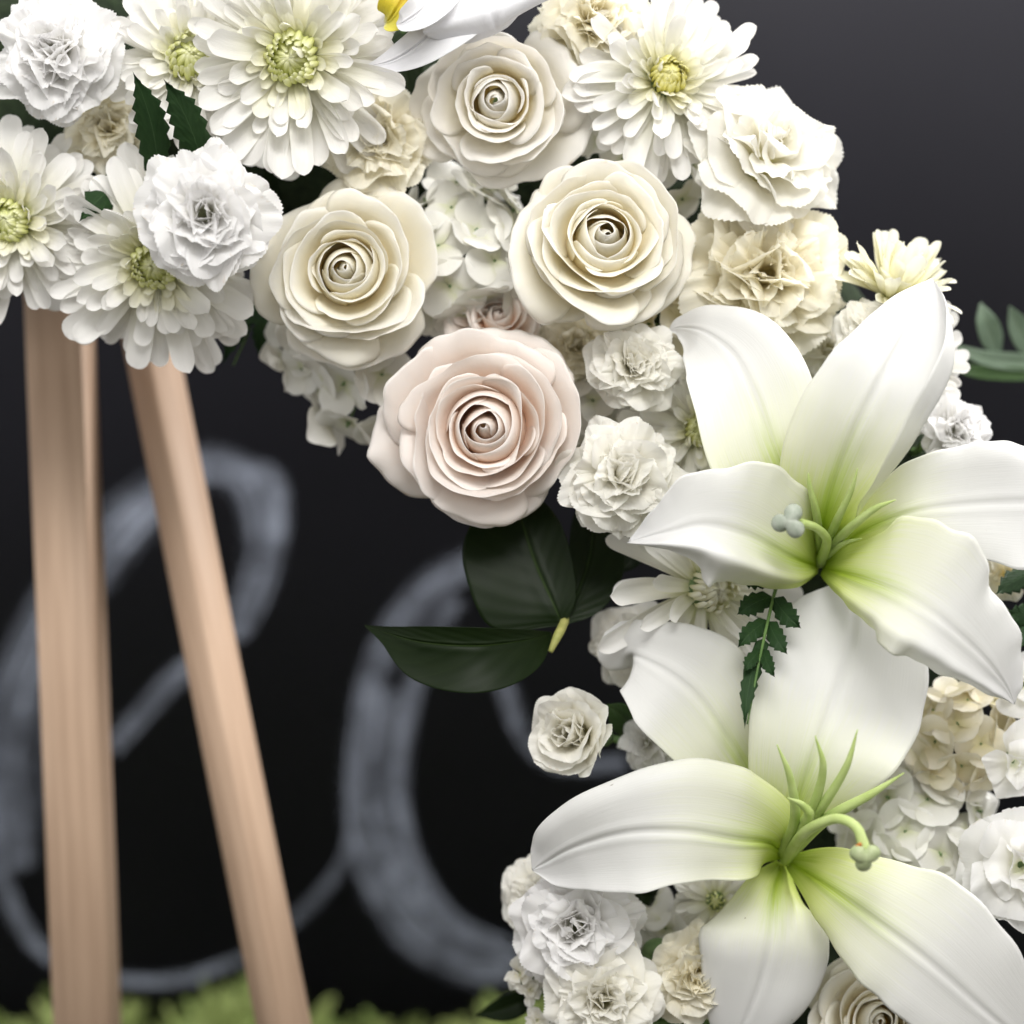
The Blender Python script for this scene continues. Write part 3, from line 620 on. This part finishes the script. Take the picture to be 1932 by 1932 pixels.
def hydrangea(px, py, y, R, axis, label, mat='hyd', n=16, pr=44, seed=0, cap=1.15, flat=.8):
    r_ = np.random.default_rng(2500 + seed); Rm = R * S; p = pr * S; ax = Vector(axis).normalized()
    org = P(px, py, y); root = empty('hydrangea', frame(org, ax, seed)); tag(root, label, 'hydrangea', 'hydrangea heads in the wreath')
    bpy.context.view_layer.update()
    for k in range(n):
        t = (k + .5) / n; al = cap * math.sqrt(t) * 1.25; th = k * 2.39996 + r_.normal(0, .1)
        d = Vector((math.sin(al) * math.cos(th), math.sin(al) * math.sin(th), math.cos(al)))
        pos = Vector((d.x * Rm, d.y * Rm, d.z * Rm * flat))
        dd = (d + Vector(r_.normal(0, .22, 3))).normalized()
        fm = frame(pos, dd, r_.uniform(0, 6.28)) @ Matrix.Scale(p, 4)
        fl = mesh_obj('floret', BEAD, root, fm)
        for j in range(4):
            s = r_.uniform(.88, 1.12)
            mesh_obj('petal', RND[mat][r_.integers(5)], fl, Matrix.Rotation(j * math.pi / 2 + r_.normal(0, .1), 4, 'Z') @ Matrix.Translation((.03, 0, .01 * (j % 2))) @ Matrix.Rotation(-r_.uniform(-.1, .35), 4, 'Y') @ Matrix.Scale(s, 4))
    inv = root.matrix_world.inverted(); e = inv @ foam_point(org)
    mesh_obj('stem', tube_mesh('stem', [tuple(Vector((0, 0, .3 * Rm)).lerp(e, q)) for q in np.linspace(0, 1, 4)], .0025, M['stem'], 7), root)
    return root
hydrangea(880, 480, .040, 140, (0, -1, .1), 'shaded white hydrangea head in the gap between three roses', seed=1, n=22, pr=66)
hydrangea(690, 735, .050, 100, (-.3, -1, -.3), 'shaded greyish hydrangea florets at the wreath edge left of the blush rose', seed=2, n=9, pr=72)
hydrangea(1730, 1575, .040, 140, (-.1, -1, .15), 'white hydrangea head in shadow right of the lower lily pistil', seed=3, n=22, pr=68)
hydrangea(1275, 1720, .045, 90, (-.1, -1, 0), 'small white hydrangea head beside the round green bud', seed=4, n=12, pr=56)
hydrangea(1225, 300, .036, 120, (.1, -1, .2), 'shaded hydrangea head behind the lemon eyed chrysanthemum', seed=5, n=14, pr=54)
hydrangea(1815, 1390, .026, 95, (.0, -1, .0), 'cream hydrangea head under the tip of the upper lily', mat='hyd_cream', seed=6, n=18, pr=50)
hydrangea(1265, 620, .034, 100, (.0, -1, .0), 'cream hydrangea florets just under the open cream rose', mat='hyd_cream', seed=7, n=14, pr=50)
hydrangea(1130, 770, .046, 84, (.1, -1, .0), 'pale hydrangea florets deep between the blush rose and the ruffled carnation', seed=9, n=12, pr=52)
hydrangea(610, 640, .056, 90, (-.2, -1, -.4), 'greyish hydrangea florets under the cream rose by the easel', seed=8, n=8, pr=58)

# ------------------------------------------------------------------ free-form petals and leaves
def blade(name, stations, mat, root, cup=0.0, groove=.0016, rollL=None, rollR=None, crestL=None, crestR=None, ruffle=(0, 0), seed=0, th=.0006, nv=60, nu=41, tilt=0.0, wob_=.0007):
    """a petal or leaf along stations (px, py, depth, half width left, half width right), base to tip;
    cup > 0 lifts the margins towards the viewer; rollX = (start, angle) curls a margin"""
    r_ = np.random.default_rng(3100 + seed)
    st = catmull(stations, nv); c = np.array([P(a, b, d) for a, b, d in st[:, :3]])
    wl = np.clip(st[:, 3], .5, None) * S; wr = np.clip(st[:, 4], .5, None) * S
    t = np.gradient(c, axis=0); t /= np.linalg.norm(t, axis=1, keepdims=True) + 1e-12
    view = np.array([0, -1.0, 0])
    s = np.cross(t, view); s /= np.linalg.norm(s, axis=1, keepdims=True) + 1e-12      # to the right of travel as seen
    n = np.cross(s, t); n *= np.sign((n @ view))[:, None]
    if tilt:
        s, n = s * math.cos(tilt) + n * math.sin(tilt), n * math.cos(tilt) - s * math.sin(tilt)
    u = np.linspace(-1, 1, nu); ph = r_.uniform(0, 6.28, 6); pts = np.zeros((nv, nu, 3))
    for k in range(nv):
        v = k / (nv - 1)
        for j, uu in enumerate(u):
            wd, roll = (wl[k], rollL) if uu < 0 else (wr[k], rollR); a = abs(uu); lat = a * wd; dep = 0.0
            if roll:
                u0, ang = roll[:2]; ang = ang * min(1, 4.5 * v * (1 - .35 * v)); fl = roll[2] if len(roll) > 2 else 1.0
                if a > u0 and abs(ang) > 1e-3:
                    rad = (1 - u0) * fl * wd / abs(ang); q0 = (a - u0) / ((1 - u0) * fl) * abs(ang); q = min(q0, abs(ang)); ex = max(0, a - u0 - (1 - u0) * fl) * wd
                    lat = u0 * wd + rad * math.sin(q) + ex * math.cos(q); dep = math.copysign(rad * (1 - math.cos(q)) + ex * math.sin(q), ang)
            dep += cup * wd * a * a
            cr = crestL if uu < 0 else crestR
            if cr: dep += cr[0] * S * math.exp(-((a - cr[1]) / cr[2]) ** 2) * math.sin(math.pi * min(1, v * .95)) ** .8
            dep -= .6 * groove * math.exp(-(uu / .035) ** 2) * math.sin(math.pi * min(1, v * .9 + .08))
            dep += .22 * groove * math.exp(-((a - .12) / .06) ** 2) * math.sin(math.pi * min(1, v * .9 + .08))
            rf = ruffle[0] * a ** 3 * math.sin(math.pi * v) * (math.sin(ruffle[1] * v + ph[0 if uu < 0 else 1]) + .5 * math.sin(2.3 * ruffle[1] * v + ph[2 if uu < 0 else 3]) + .22 * math.sin(5.3 * ruffle[1] * v + ph[4]))
            dep += rf; lat *= 1 + 26 * rf
            dep += wob_ * math.sin(math.pi * v) * (math.sin(2.6 * uu + 6 * v + ph[4]) + .6 * math.sin(9 * v - 3.4 * uu + ph[5])) * wd / .02
            pts[k, j] = c[k] + s[k] * lat * (-1 if uu < 0 else 1) + n[k] * dep
    inv = np.array(root.matrix_world.inverted()); pts = pts @ inv[:3, :3].T + inv[:3, 3]
    return mesh_obj(name, grid_mesh(name, pts, M[mat], th), root)
def pix_tube(name, pts, radii, mat, root, n=9, m=26):
    st = catmull(pts, m); w3 = [root.matrix_world.inverted() @ P(a, b, d) for a, b, d in st]
    rr = np.interp(np.linspace(0, 1, m), np.linspace(0, 1, len(radii)), radii) * S
    return mesh_obj(name, tube_mesh(name, [tuple(q) for q in w3], rr, M[mat], n), root)
def blob(name, parts, mat, parent):
    """lobes as one lumpy mesh: list of (centre, radius) in world space"""
    vs, fs = [], []; inv = parent.matrix_world.inverted(); nu, nv = 14, 9
    for c, r in parts:
        b = len(vs)
        for i in range(nv + 1):
            a = math.pi * i / nv
            for j in range(nu):
                p = 2 * math.pi * j / nu
                vs.append(tuple(inv @ (Vector(c) + r * Vector((math.sin(a) * math.cos(p), math.sin(a) * math.sin(p), math.cos(a))))))
        for i in range(nv):
            for j in range(nu): fs.append((b + i * nu + j, b + (i + 1) * nu + j, b + (i + 1) * nu + (j + 1) % nu, b + i * nu + (j + 1) % nu))
    return mesh_obj(name, raw_mesh(name, vs, fs, None, M[mat]), parent)

def three_lobes(name, center, R, axis, mat, parent, roll=0.0):
    """one swollen three-lobed stigma facing along axis"""
    nu, nv = 36, 16; m = parent.matrix_world.inverted() @ frame(center, axis, roll); vs, fs = [], []
    for i in range(nv + 1):
        a = math.pi * i / nv
        for j in range(nu):
            p = 2 * math.pi * j / nu
            r = R * (.72 + .30 * math.sin(a) ** 2 * (abs(math.cos(1.5 * p)) ** .8 * 1.9 - 1))
            vs.append(tuple(m @ Vector((r * math.sin(a) * math.cos(p), r * math.sin(a) * math.sin(p), .72 * r * math.cos(a)))))
    for i in range(nv):
        for j in range(nu): fs.append((i * nu + j, (i + 1) * nu + j, (i + 1) * nu + (j + 1) % nu, i * nu + (j + 1) % nu))
    return mesh_obj(name, raw_mesh(name, vs, fs, None, M[mat]), parent)

def lily(px, py, y, label):
    root = empty('lily', Matrix.Translation(P(px, py, y))); tag(root, label, 'lily', 'white lilies'); bpy.context.view_layer.update(); return root

# upper lily
l1 = lily(1545, 1060, .015, 'upper of two open white lilies, its three lobed grey stigma pointing left')
Y = -.034
blade('petal', [(1535, 1040, .012, 14, 14), (1500, 950, Y + .02, 80, 62), (1462, 850, Y, 128, 92), (1425, 745, Y + .002, 122, 112), (1385, 668, Y + .010, 104, 100), (1330, 626, Y + .022, 66, 62), (1285, 618, Y + .034, 22, 26), (1262, 624, Y + .038, 2, 2)], 'lily', l1, cup=.06, rollL=(.45, .7), rollR=(.5, -.6), seed=1)
blade('petal', [(1545, 1045, .012, 14, 14), (1560, 960, Y + .008, 84, 80), (1600, 840, Y - .016, 112, 150), (1650, 735, Y - .022, 104, 172), (1698, 645, Y - .016, 80, 165), (1735, 575, Y - .004, 42, 90), (1760, 526, Y + .006, 2, 2)], 'lily', l1, cup=.10, rollR=(.54, 2.35, .34), rollL=(.6, -.5), ruffle=(.0014, 9), seed=2)
blade('petal', [(1545, 1070, .012, 12, 14), (1490, 1050, Y + .008, 84, 92), (1405, 1008, Y - .008, 122, 132), (1330, 990, Y - .012, 112, 106), (1260, 1003, Y - .010, 52, 54), (1186, 1022, Y - .002, 2, 2)], 'lily', l1, cup=.10, rollL=(.45, -1.5), crestL=(48, .40, .22), ruffle=(.0026, 12), seed=3)
blade('petal', [(1560, 1045, .012, 14, 14), (1650, 990, Y + .016, 60, 46), (1740, 962, Y + .002, 92, 80), (1850, 950, Y + .004, 112, 108), (1960, 945, Y + .012, 106, 114), (2080, 935, Y + .03, 2, 2)], 'lily', l1, cup=.02, rollL=(.6, -.6), ruffle=(.0018, 10), seed=4)
blade('petal', [(1552, 1072, .010, 14, 14), (1610, 1088, Y + .002, 88, 60), (1690, 1118, Y - .022, 135, 90), (1770, 1165, Y - .028, 138, 94), (1850, 1235, Y - .020, 92, 76), (1896, 1292, Y - .010, 38, 32), (1914, 1328, Y - .004, 2, 2)], 'lily', l1, cup=-.02, rollR=(.66, -1.1), crestR=(16, .62, .2), ruffle=(.0034, 13), seed=5)
pix_tube('filament', [(1548, 1040, .004), (1540, 970, -.030), (1528, 920, -.042), (1525, 893, -.046)], [8, 8, 5, 1], 'filament', l1)
pix_tube('filament', [(1553, 1040, .004), (1580, 980, -.032), (1606, 925, -.046), (1618, 884, -.052)], [8, 8, 5, 1], 'filament', l1)
pix_tube('filament', [(1558, 1045, .004), (1600, 1000, -.034), (1650, 960, -.050), (1690, 943, -.056)], [8, 9, 6, 1], 'filament', l1)
pix_tube('filament', [(1560, 1050, .004), (1590, 1026, -.025), (1625, 1016, -.034)], [7, 5, 1], 'filament', l1)
pix_tube('style', [(1548, 1062, .010), (1560, 1020, -.026), (1540, 996, -.046), (1510, 986, -.056)], [11, 9, 7.5, 8], 'filament', l1)
three_lobes('stigma', P(1490, 984, -.060), 34 * S, (-.35, -1, .1), 'stigma', l1, 1.2)

# lower lily
l2 = lily(1478, 1620, .020, 'lower of two open white lilies, its curved green pistil drooping right')
Y = -.022
blade('petal', [(1478, 1612, .016, 16, 16), (1500, 1530, Y + .012, 76, 64), (1535, 1430, Y - .002, 125, 130), (1575, 1320, Y + .004, 160, 172), (1605, 1215, Y + .016, 148, 150), (1612, 1150, Y + .026, 110, 110), (1616, 1085, Y + .034, 2, 2)], 'lily', l2, cup=.05, ruffle=(.0012, 9), seed=11, groove=.002)
blade('petal', [(1470, 1600, .018, 12, 12), (1440, 1510, Y + .024, 50, 46), (1385, 1410, Y + .014, 98, 98), (1320, 1320, Y + .012, 118, 128), (1262, 1270, Y + .012, 112, 110), (1205, 1240, Y + .018, 74, 76), (1190, 1238, Y + .030, 62, 62), (1205, 1255, Y + .044, 2, 2)], 'lily', l2, cup=.05, rollL=(.5, .5), rollR=(.5, -.8), seed=12)
blade('petal', [(1480, 1612, .014, 14, 14), (1452, 1592, Y + .004, 54, 84), (1390, 1585, Y - .016, 72, 138), (1290, 1570, Y - .026, 98, 140), (1180, 1572, Y - .022, 110, 108), (1085, 1598, Y - .010, 84, 78), (1028, 1628, Y + .002, 46, 46), (1004, 1642, Y + .006, 2, 2)], 'lily', l2, cup=.05, rollL=(.55, .5), rollR=(.55, -.8), ruffle=(.0016, 9), seed=13, groove=.0022)
blade('petal', [(1476, 1630, .016, 14, 14), (1460, 1690, Y + .016, 96, 66), (1454, 1770, Y + .004, 120, 130), (1436, 1850, Y + .006, 116, 118), (1404, 1930, Y + .012, 80, 82), (1365, 2010, Y + .022, 2, 2)], 'lily', l2, cup=-.05, rollL=(.5, -.7), rollR=(.5, -.5), seed=14)
blade('petal', [(1488, 1625, .014, 14, 14), (1560, 1672, Y - .006, 80, 66), (1655, 1740, Y - .024, 128, 100), (1750, 1812, Y - .030, 138, 110), (1850, 1900, Y - .024, 110, 96), (1960, 1995, Y - .01, 50, 50), (2010, 2040, Y, 2, 2)], 'lily', l2, cup=-.03, rollR=(.6, -.6), ruffle=(.0020, 10), seed=15, groove=.002)
for pth, rad in (([(1478, 1605, .004), (1500, 1545, -.036), (1490, 1465, -.054), (1466, 1405, -.060)], [13, 10, 7, 1]),
                 ([(1482, 1605, .004), (1530, 1530, -.038), (1553, 1450, -.058), (1538, 1388, -.064)], [13, 10, 7, 1]),
                 ([(1486, 1605, .004), (1545, 1530, -.040), (1595, 1450, -.060), (1618, 1376, -.066)], [13, 10, 7, 1]),
                 ([(1488, 1612, .004), (1560, 1545, -.040), (1640, 1500, -.056), (1706, 1458, -.062)], [13, 11, 8, 1]),
                 ([(1478, 1610, .004), (1525, 1545, -.044), (1515, 1520, -.054), (1486, 1505, -.060)], [11, 10, 7, 1])):
    pix_tube('filament', pth, rad, 'filament', l2)
pix_tube('style', [(1482, 1622, .010), (1520, 1570, -.046), (1575, 1545, -.064), (1615, 1560, -.072), (1632, 1602, -.074)], [12, 10.5, 9, 9, 11], 'filament', l2, m=34)
three_lobes('stigma', P(1631, 1616, -.075), 30 * S, (.1, -1, -.5), 'stigma2', l2, .52)
blob('pollen_spot', [(P(1618, 1598, -.0765), 5 * S), (P(1622, 1594, -.0765), 4.5 * S), (P(1615, 1603, -.0768), 4 * S)], 'rust', l2)

# orchid at the top edge
orc = empty('orchid', Matrix.Translation(P(860, -60, -.01))); tag(orc, 'white orchid with a yellow lip at the top edge above the roses', 'orchid'); bpy.context.view_layer.update()
blade('petal', [(880, -90, -.01, 30, 30), (905, -40, -.03, 120, 110), (925, 10, -.040, 150, 130), (935, 45, -.034, 120, 100), (940, 62, -.026, 20, 20)], 'orchid', orc, cup=-.06, ruffle=(.001, 8), seed=21)
blade('petal', [(960, -60, -.006, 30, 30), (870, 10, -.030, 60, 36), (800, 75, -.034, 44, 30), (745, 112, -.028, 24, 24), (690, 126, -.018, 2, 2)], 'orchid', orc, cup=.05, seed=22)
blade('lip', [(800, -60, -.02, 30, 30), (775, -20, -.034, 48, 40), (752, 10, -.040, 42, 36), (735, 36, -.036, 24, 24), (725, 44, -.03, 2, 2)], 'orchid_lip', orc, cup=.35, seed=23, groove=.003)
blade('lip_lobe', [(850, -60, -.02, 20, 20), (830, -20, -.038, 40, 34), (800, 15, -.046, 36, 30), (765, 40, -.044, 20, 20), (748, 46, -.04, 2, 2)], 'orchid', orc, cup=.3, seed=24)
pix_tube('stem', [(900, -70, 0), (905, -80, .05), (905, -70, FY)], [10, 10, 10], 'stem', orc)

# ------------------------------------------------------------------ leaves and ferns
def leaf_thing(name, px, py, y, label, cat='leaf', group=None):
    r = empty(name, Matrix.Translation(P(px, py, y))); tag(r, label, cat, group); bpy.context.view_layer.update(); return r
lf = leaf_thing('leaf_sprig', 1055, 1195, .01, 'dark glossy leaf sprig with one leaf pointing left below the blush rose', 'leaves')
blade('leaf', [(1042, 1196, .002, 4, 4), (990, 1208, -.012, 60, 20), (900, 1218, -.022, 86, 34), (800, 1212, -.018, 72, 30), (730, 1194, -.008, 22, 12), (688, 1180, .002, 1, 1)], 'leaf', lf, cup=.25, groove=.001, seed=31, th=.0004)
blade('leaf', [(1062, 1180, .006, 4, 4), (1045, 1140, .006, 120, 46), (1010, 1060, .010, 135, 70), (985, 980, .016, 110, 60), (965, 900, .03, 4, 4)], 'leaf', lf, cup=.06, groove=.001, seed=32, th=.0004)
blade('leaf', [(1062, 1178, .006, 4, 4), (1085, 1130, .012, 26, 55), (1110, 1060, .020, 40, 70), (1120, 980, .03, 40, 50), (1120, 900, .04, 2, 2)], 'leaf', lf, cup=.1, groove=.0016, seed=33, th=.0004)
pix_tube('twig', [(1038, 1230, -.004), (1052, 1200, -.002), (1062, 1180, .004), (1085, 1120, .030), (1130, 1020, FY - .01)], [5, 9, 9, 8, 8], 'twig', lf)

def fern(pts, pins, label, root_y=.02, mat='fern', end=True, hw=16, seed=0):
    """fern frond: a rachis through pts, toothed pinnae = list of (base, tip, half width)"""
    r = leaf_thing('fern_frond', *pts[0], label, 'fern', 'leatherleaf ferns')
    pix_tube('rachis', pts, [4, 3, 1.5], 'stem', r)
    for k, (b, t, w_) in enumerate(pins):
        r_ = np.random.default_rng(4000 + seed * 20 + k); b3, t3 = np.array(b, float), np.array(t, float); nv, nu = 41, 9
        d = t3 - b3; ln = np.hypot(d[0], d[1]); px_, py_ = -d[1] / ln, d[0] / ln; g = np.zeros((nv, nu, 3)); teeth = 7 if ln > 120 else 5
        for i in range(nv):
            v = i / (nv - 1); saw = (v * teeth) % 1.0
            half = w_ * (np.sin(np.pi * min(1, v * .80 + .20)) ** .7) * (.72 + .28 * (1 - saw)) * (1 - v ** 4)
            bow = .05 * ln * math.sin(math.pi * v)
            for j in range(nu):
                u = -1 + 2 * j / (nu - 1)
                sweep = .6 * abs(u) * half
                x = b3[0] + d[0] * v + px_ * (half * u + bow) + d[0] / ln * sweep; yv = b3[1] + d[1] * v + py_ * (half * u + bow) + d[1] / ln * sweep
                q = P(x, yv, b3[2] + d[2] * v - .0022 * abs(u) * (1 if k % 2 else .6) - .003 * math.sin(math.pi * v)); g[i, j] = r.matrix_world.inverted() @ q
        mesh_obj('pinna', grid_mesh('pinna', g, M[mat], .0003), r)
    return r
fern([(330, 330, .05), (300, 320, .03), (270, 300, .01)], [((300, 330, -.004), (250, 134, -.034), 36), ((384, 318, -.010), (308, 148, -.040), 38)], 'two dark toothed fern tips rising between the top left carnations', seed=1)
fern([(260, 330, .05), (230, 345, .03), (150, 400, .0)], [((262, 318, .015), (148, 420, -.014), 36), ((140, 300, .02), (165, 395, .004), 22), ((190, 330, .02), (250, 310, .005), 20)], 'dark fern sprig pointing down left under the yellowish carnation', seed=2)
fern([(0, 240, .06), (60, 280, .04), (110, 330, .03)], [((10, 250, .04), (70, 300, .03), 14), ((60, 270, .04), (100, 340, .03), 14)], 'thin dark fern sprig at the left edge above the cut off chrysanthemum', seed=3)
fern([(1478, 1060, .02), (1456, 1140, -.012), (1432, 1250, -.034), (1410, 1366, -.0455)],
     [((1440, 1205, -.024), (1405, 1376, -.048), 19), ((1448, 1170, -.018), (1392, 1222, -.030), 21), ((1456, 1125, -.010), (1390, 1160, -.022), 24), ((1464, 1085, -.002), (1394, 1098, -.012), 26),
      ((1450, 1172, -.018), (1486, 1235, -.030), 20), ((1460, 1128, -.010), (1512, 1186, -.022), 23), ((1436, 1225, -.028), (1404, 1268, -.040), 15), ((1440, 1225, -.028), (1462, 1278, -.042), 14)], 'dark fern frond hanging down between the two lilies', seed=4)
fern([(1990, 1230, .03), (1930, 1180, .02), (1880, 1130, .0)], [((1960, 1075, .015), (1878, 1122, -.01), 26), ((1970, 1170, .012), (1895, 1160, -.006), 24), ((1960, 1120, .014), (1915, 1240, -.004), 26)], 'dark toothed fern at the right edge beside the upper lily', seed=5)
fern([(480, 560, .07), (470, 620, .06), (440, 690, .06)], [((500, 540, .06), (420, 690, .055), 26), ((520, 560, .06), (490, 680, .055), 26), ((470, 560, .06), (400, 640, .06), 20)], 'blurred dark fern hanging beside the long chrysanthemum petals', seed=6)

ru = leaf_thing('leaf_branch', 1800, 690, .08, 'blurred grey green leafy branch sticking out at the right edge', 'leaves')
pix_tube('twig', [(1700, 640, FY), (1800, 672, .10), (1870, 680, .11), (1980, 690, .12)], [7, 8, 8, 7], 'leaf_mid', ru)
for sts, mt in (([(1885, 672, .11, 4, 4), (1872, 640, .105, 24, 24), (1860, 605, .10, 22, 22), (1850, 572, .10, 2, 2)], 'grey_leaf'),
                ([(1950, 680, .115, 4, 4), (1935, 645, .11, 24, 24), (1918, 610, .105, 22, 22), (1905, 578, .10, 2, 2)], 'grey_leaf'),
                ([(1790, 690, .10, 6, 6), (1850, 702, .10, 14, 14), (1930, 706, .11, 14, 14), (2000, 704, .11, 2, 2)], 'leaf_mid'),
                ([(1805, 655, .10, 6, 6), (1860, 676, .10, 16, 16), (1930, 684, .11, 18, 18), (2010, 690, .11, 2, 2)], 'grey_leaf')):
    blade('leaf', sts, mt, ru, cup=.15, seed=41, th=.0004, nv=24, nu=11)

for k, (sts, lab, mt) in enumerate([
    ([(1195, 1395, .05, 5, 5), (1185, 1370, .03, 26, 26), (1165, 1345, .02, 24, 24), (1145, 1330, .012, 2, 2)], 'small green leaf behind the lone white carnation bud', 'leaf_mid'),
    ([(1600, 700, .06, 6, 6), (1590, 660, .04, 26, 26), (1575, 630, .035, 20, 20), (1565, 600, .03, 2, 2)], 'small green leaf in the notch between the two upward lily petals', 'leaf_mid'),
    ([(860, 560, .07, 6, 6), (845, 520, .05, 28, 28), (825, 490, .045, 22, 22), (805, 465, .04, 2, 2)], 'green leaf low in the gap beside the cream rose and hydrangea', 'leaf_mid'),
    ([(1010, 1880, .07, 6, 6), (985, 1890, .06, 24, 24), (945, 1905, .06, 24, 24), (900, 1915, .06, 2, 2)], 'dark leaf at the bottom left of the lowest carnations', 'leaf'),
    ([(1260, 1700, .05, 5, 5), (1235, 1692, .03, 20, 20), (1215, 1690, .025, 16, 16), (1195, 1692, .02, 2, 2)], 'small dark leaf between the lower lily and the full carnation', 'leaf'),
    ([(530, 480, .07, 5, 5), (520, 420, .05, 22, 22), (510, 360, .045, 20, 20), (505, 300, .04, 2, 2)], 'narrow dark leaf right of the crisp white carnation', 'leaf'),
    ([(1120, 260, .075, 8, 8), (1095, 250, .055, 40, 40), (1075, 240, .05, 36, 36), (1060, 225, .05, 2, 2)], 'dark leaf in the gap right of the ivory rose', 'leaf'),
    ([(1230, 1010, .07, 8, 8), (1190, 1030, .05, 40, 40), (1150, 1050, .04, 36, 36), (1110, 1060, .035, 2, 2)], 'dark leaf under the ruffled carnation by the upper lily', 'leaf'),
    ([(1770, 1500, .07, 8, 8), (1790, 1480, .06, 60, 60), (1830, 1460, .055, 60, 60), (1880, 1450, .05, 2, 2)], 'dark leaf in the deep gap under the cream hydrangea', 'leaf'),
    ([(760, 60, .06, 8, 8), (760, 90, .05, 40, 40), (765, 130, .05, 36, 36), (770, 190, .05, 2, 2)], 'dark leaf in the gap under the orchid lip', 'leaf')]):
    r = leaf_thing('leaf', sts[0][0], sts[0][1], sts[0][2], lab, 'leaf', 'single filler leaves')
    blade('leaf_blade', sts, mt, r, cup=.12, seed=60 + k, th=.0004, nv=20, nu=11)
    pix_tube('leaf_stalk', [(sts[0][0], sts[0][1], sts[0][2]), (sts[0][0] + 4, sts[0][1] + 4, FY)], [5, 5], 'stem', r, m=5)

# round green bud
bd = leaf_thing('flower_bud', 1240, 1800, .02, 'round closed green bud beside the cream carnation low in the wreath', 'flower bud')
zc = np.linspace(0, 1, 12)
for j in range(5):
    a0 = j * 2 * math.pi / 5; u = np.linspace(-1, 1, 7)[None, :]; v = np.linspace(0, 1, 10)[:, None]
    al = v * 2.5; rad = 30 * S * (1 + .05 * (1 - u ** 2)); ph = a0 + u * .72
    pts = np.stack([rad * np.sin(al) * np.cos(ph), -rad * -np.cos(al) * 1.0 + 0 * ph, rad * np.sin(al) * np.sin(ph)], 2)
    pts[:, :, 1] *= -1
    mesh_obj('bud_scale', grid_mesh('bud_scale', pts[:, ::-1], M['calyx']), bd)
blob('bud_core', [(P(1240, 1800, .02), 28.5 * S)], 'calyx', bd)
pix_tube('stem', [(1240, 1800, .028), (1243, 1800, .05), (1246, 1798, FY)], [8, 8, 8], 'stem', bd, m=5)

# little wax flowers at the lower left rim
for k, (x, yv, rr, lab) in enumerate([(978, 1838, 34, 'tiny white wax flower with a brown eye at the lower left rim'), (1000, 1868, 30, 'tiny white wax flower just under its twin beside the lowest carnation'), (1014, 1925, 30, 'frilly tiny white wax flower at the bottom edge')]):
    carnation(x, yv, .010, rr, (-.5 + .3 * k, -1, .1), 'warm', lab, seed=80 + k, N=9, amax=98, flat=.45, wide=.9, ruf=.6, serr=.08, name='wax_flower', cat='flower', group='tiny wax flowers')
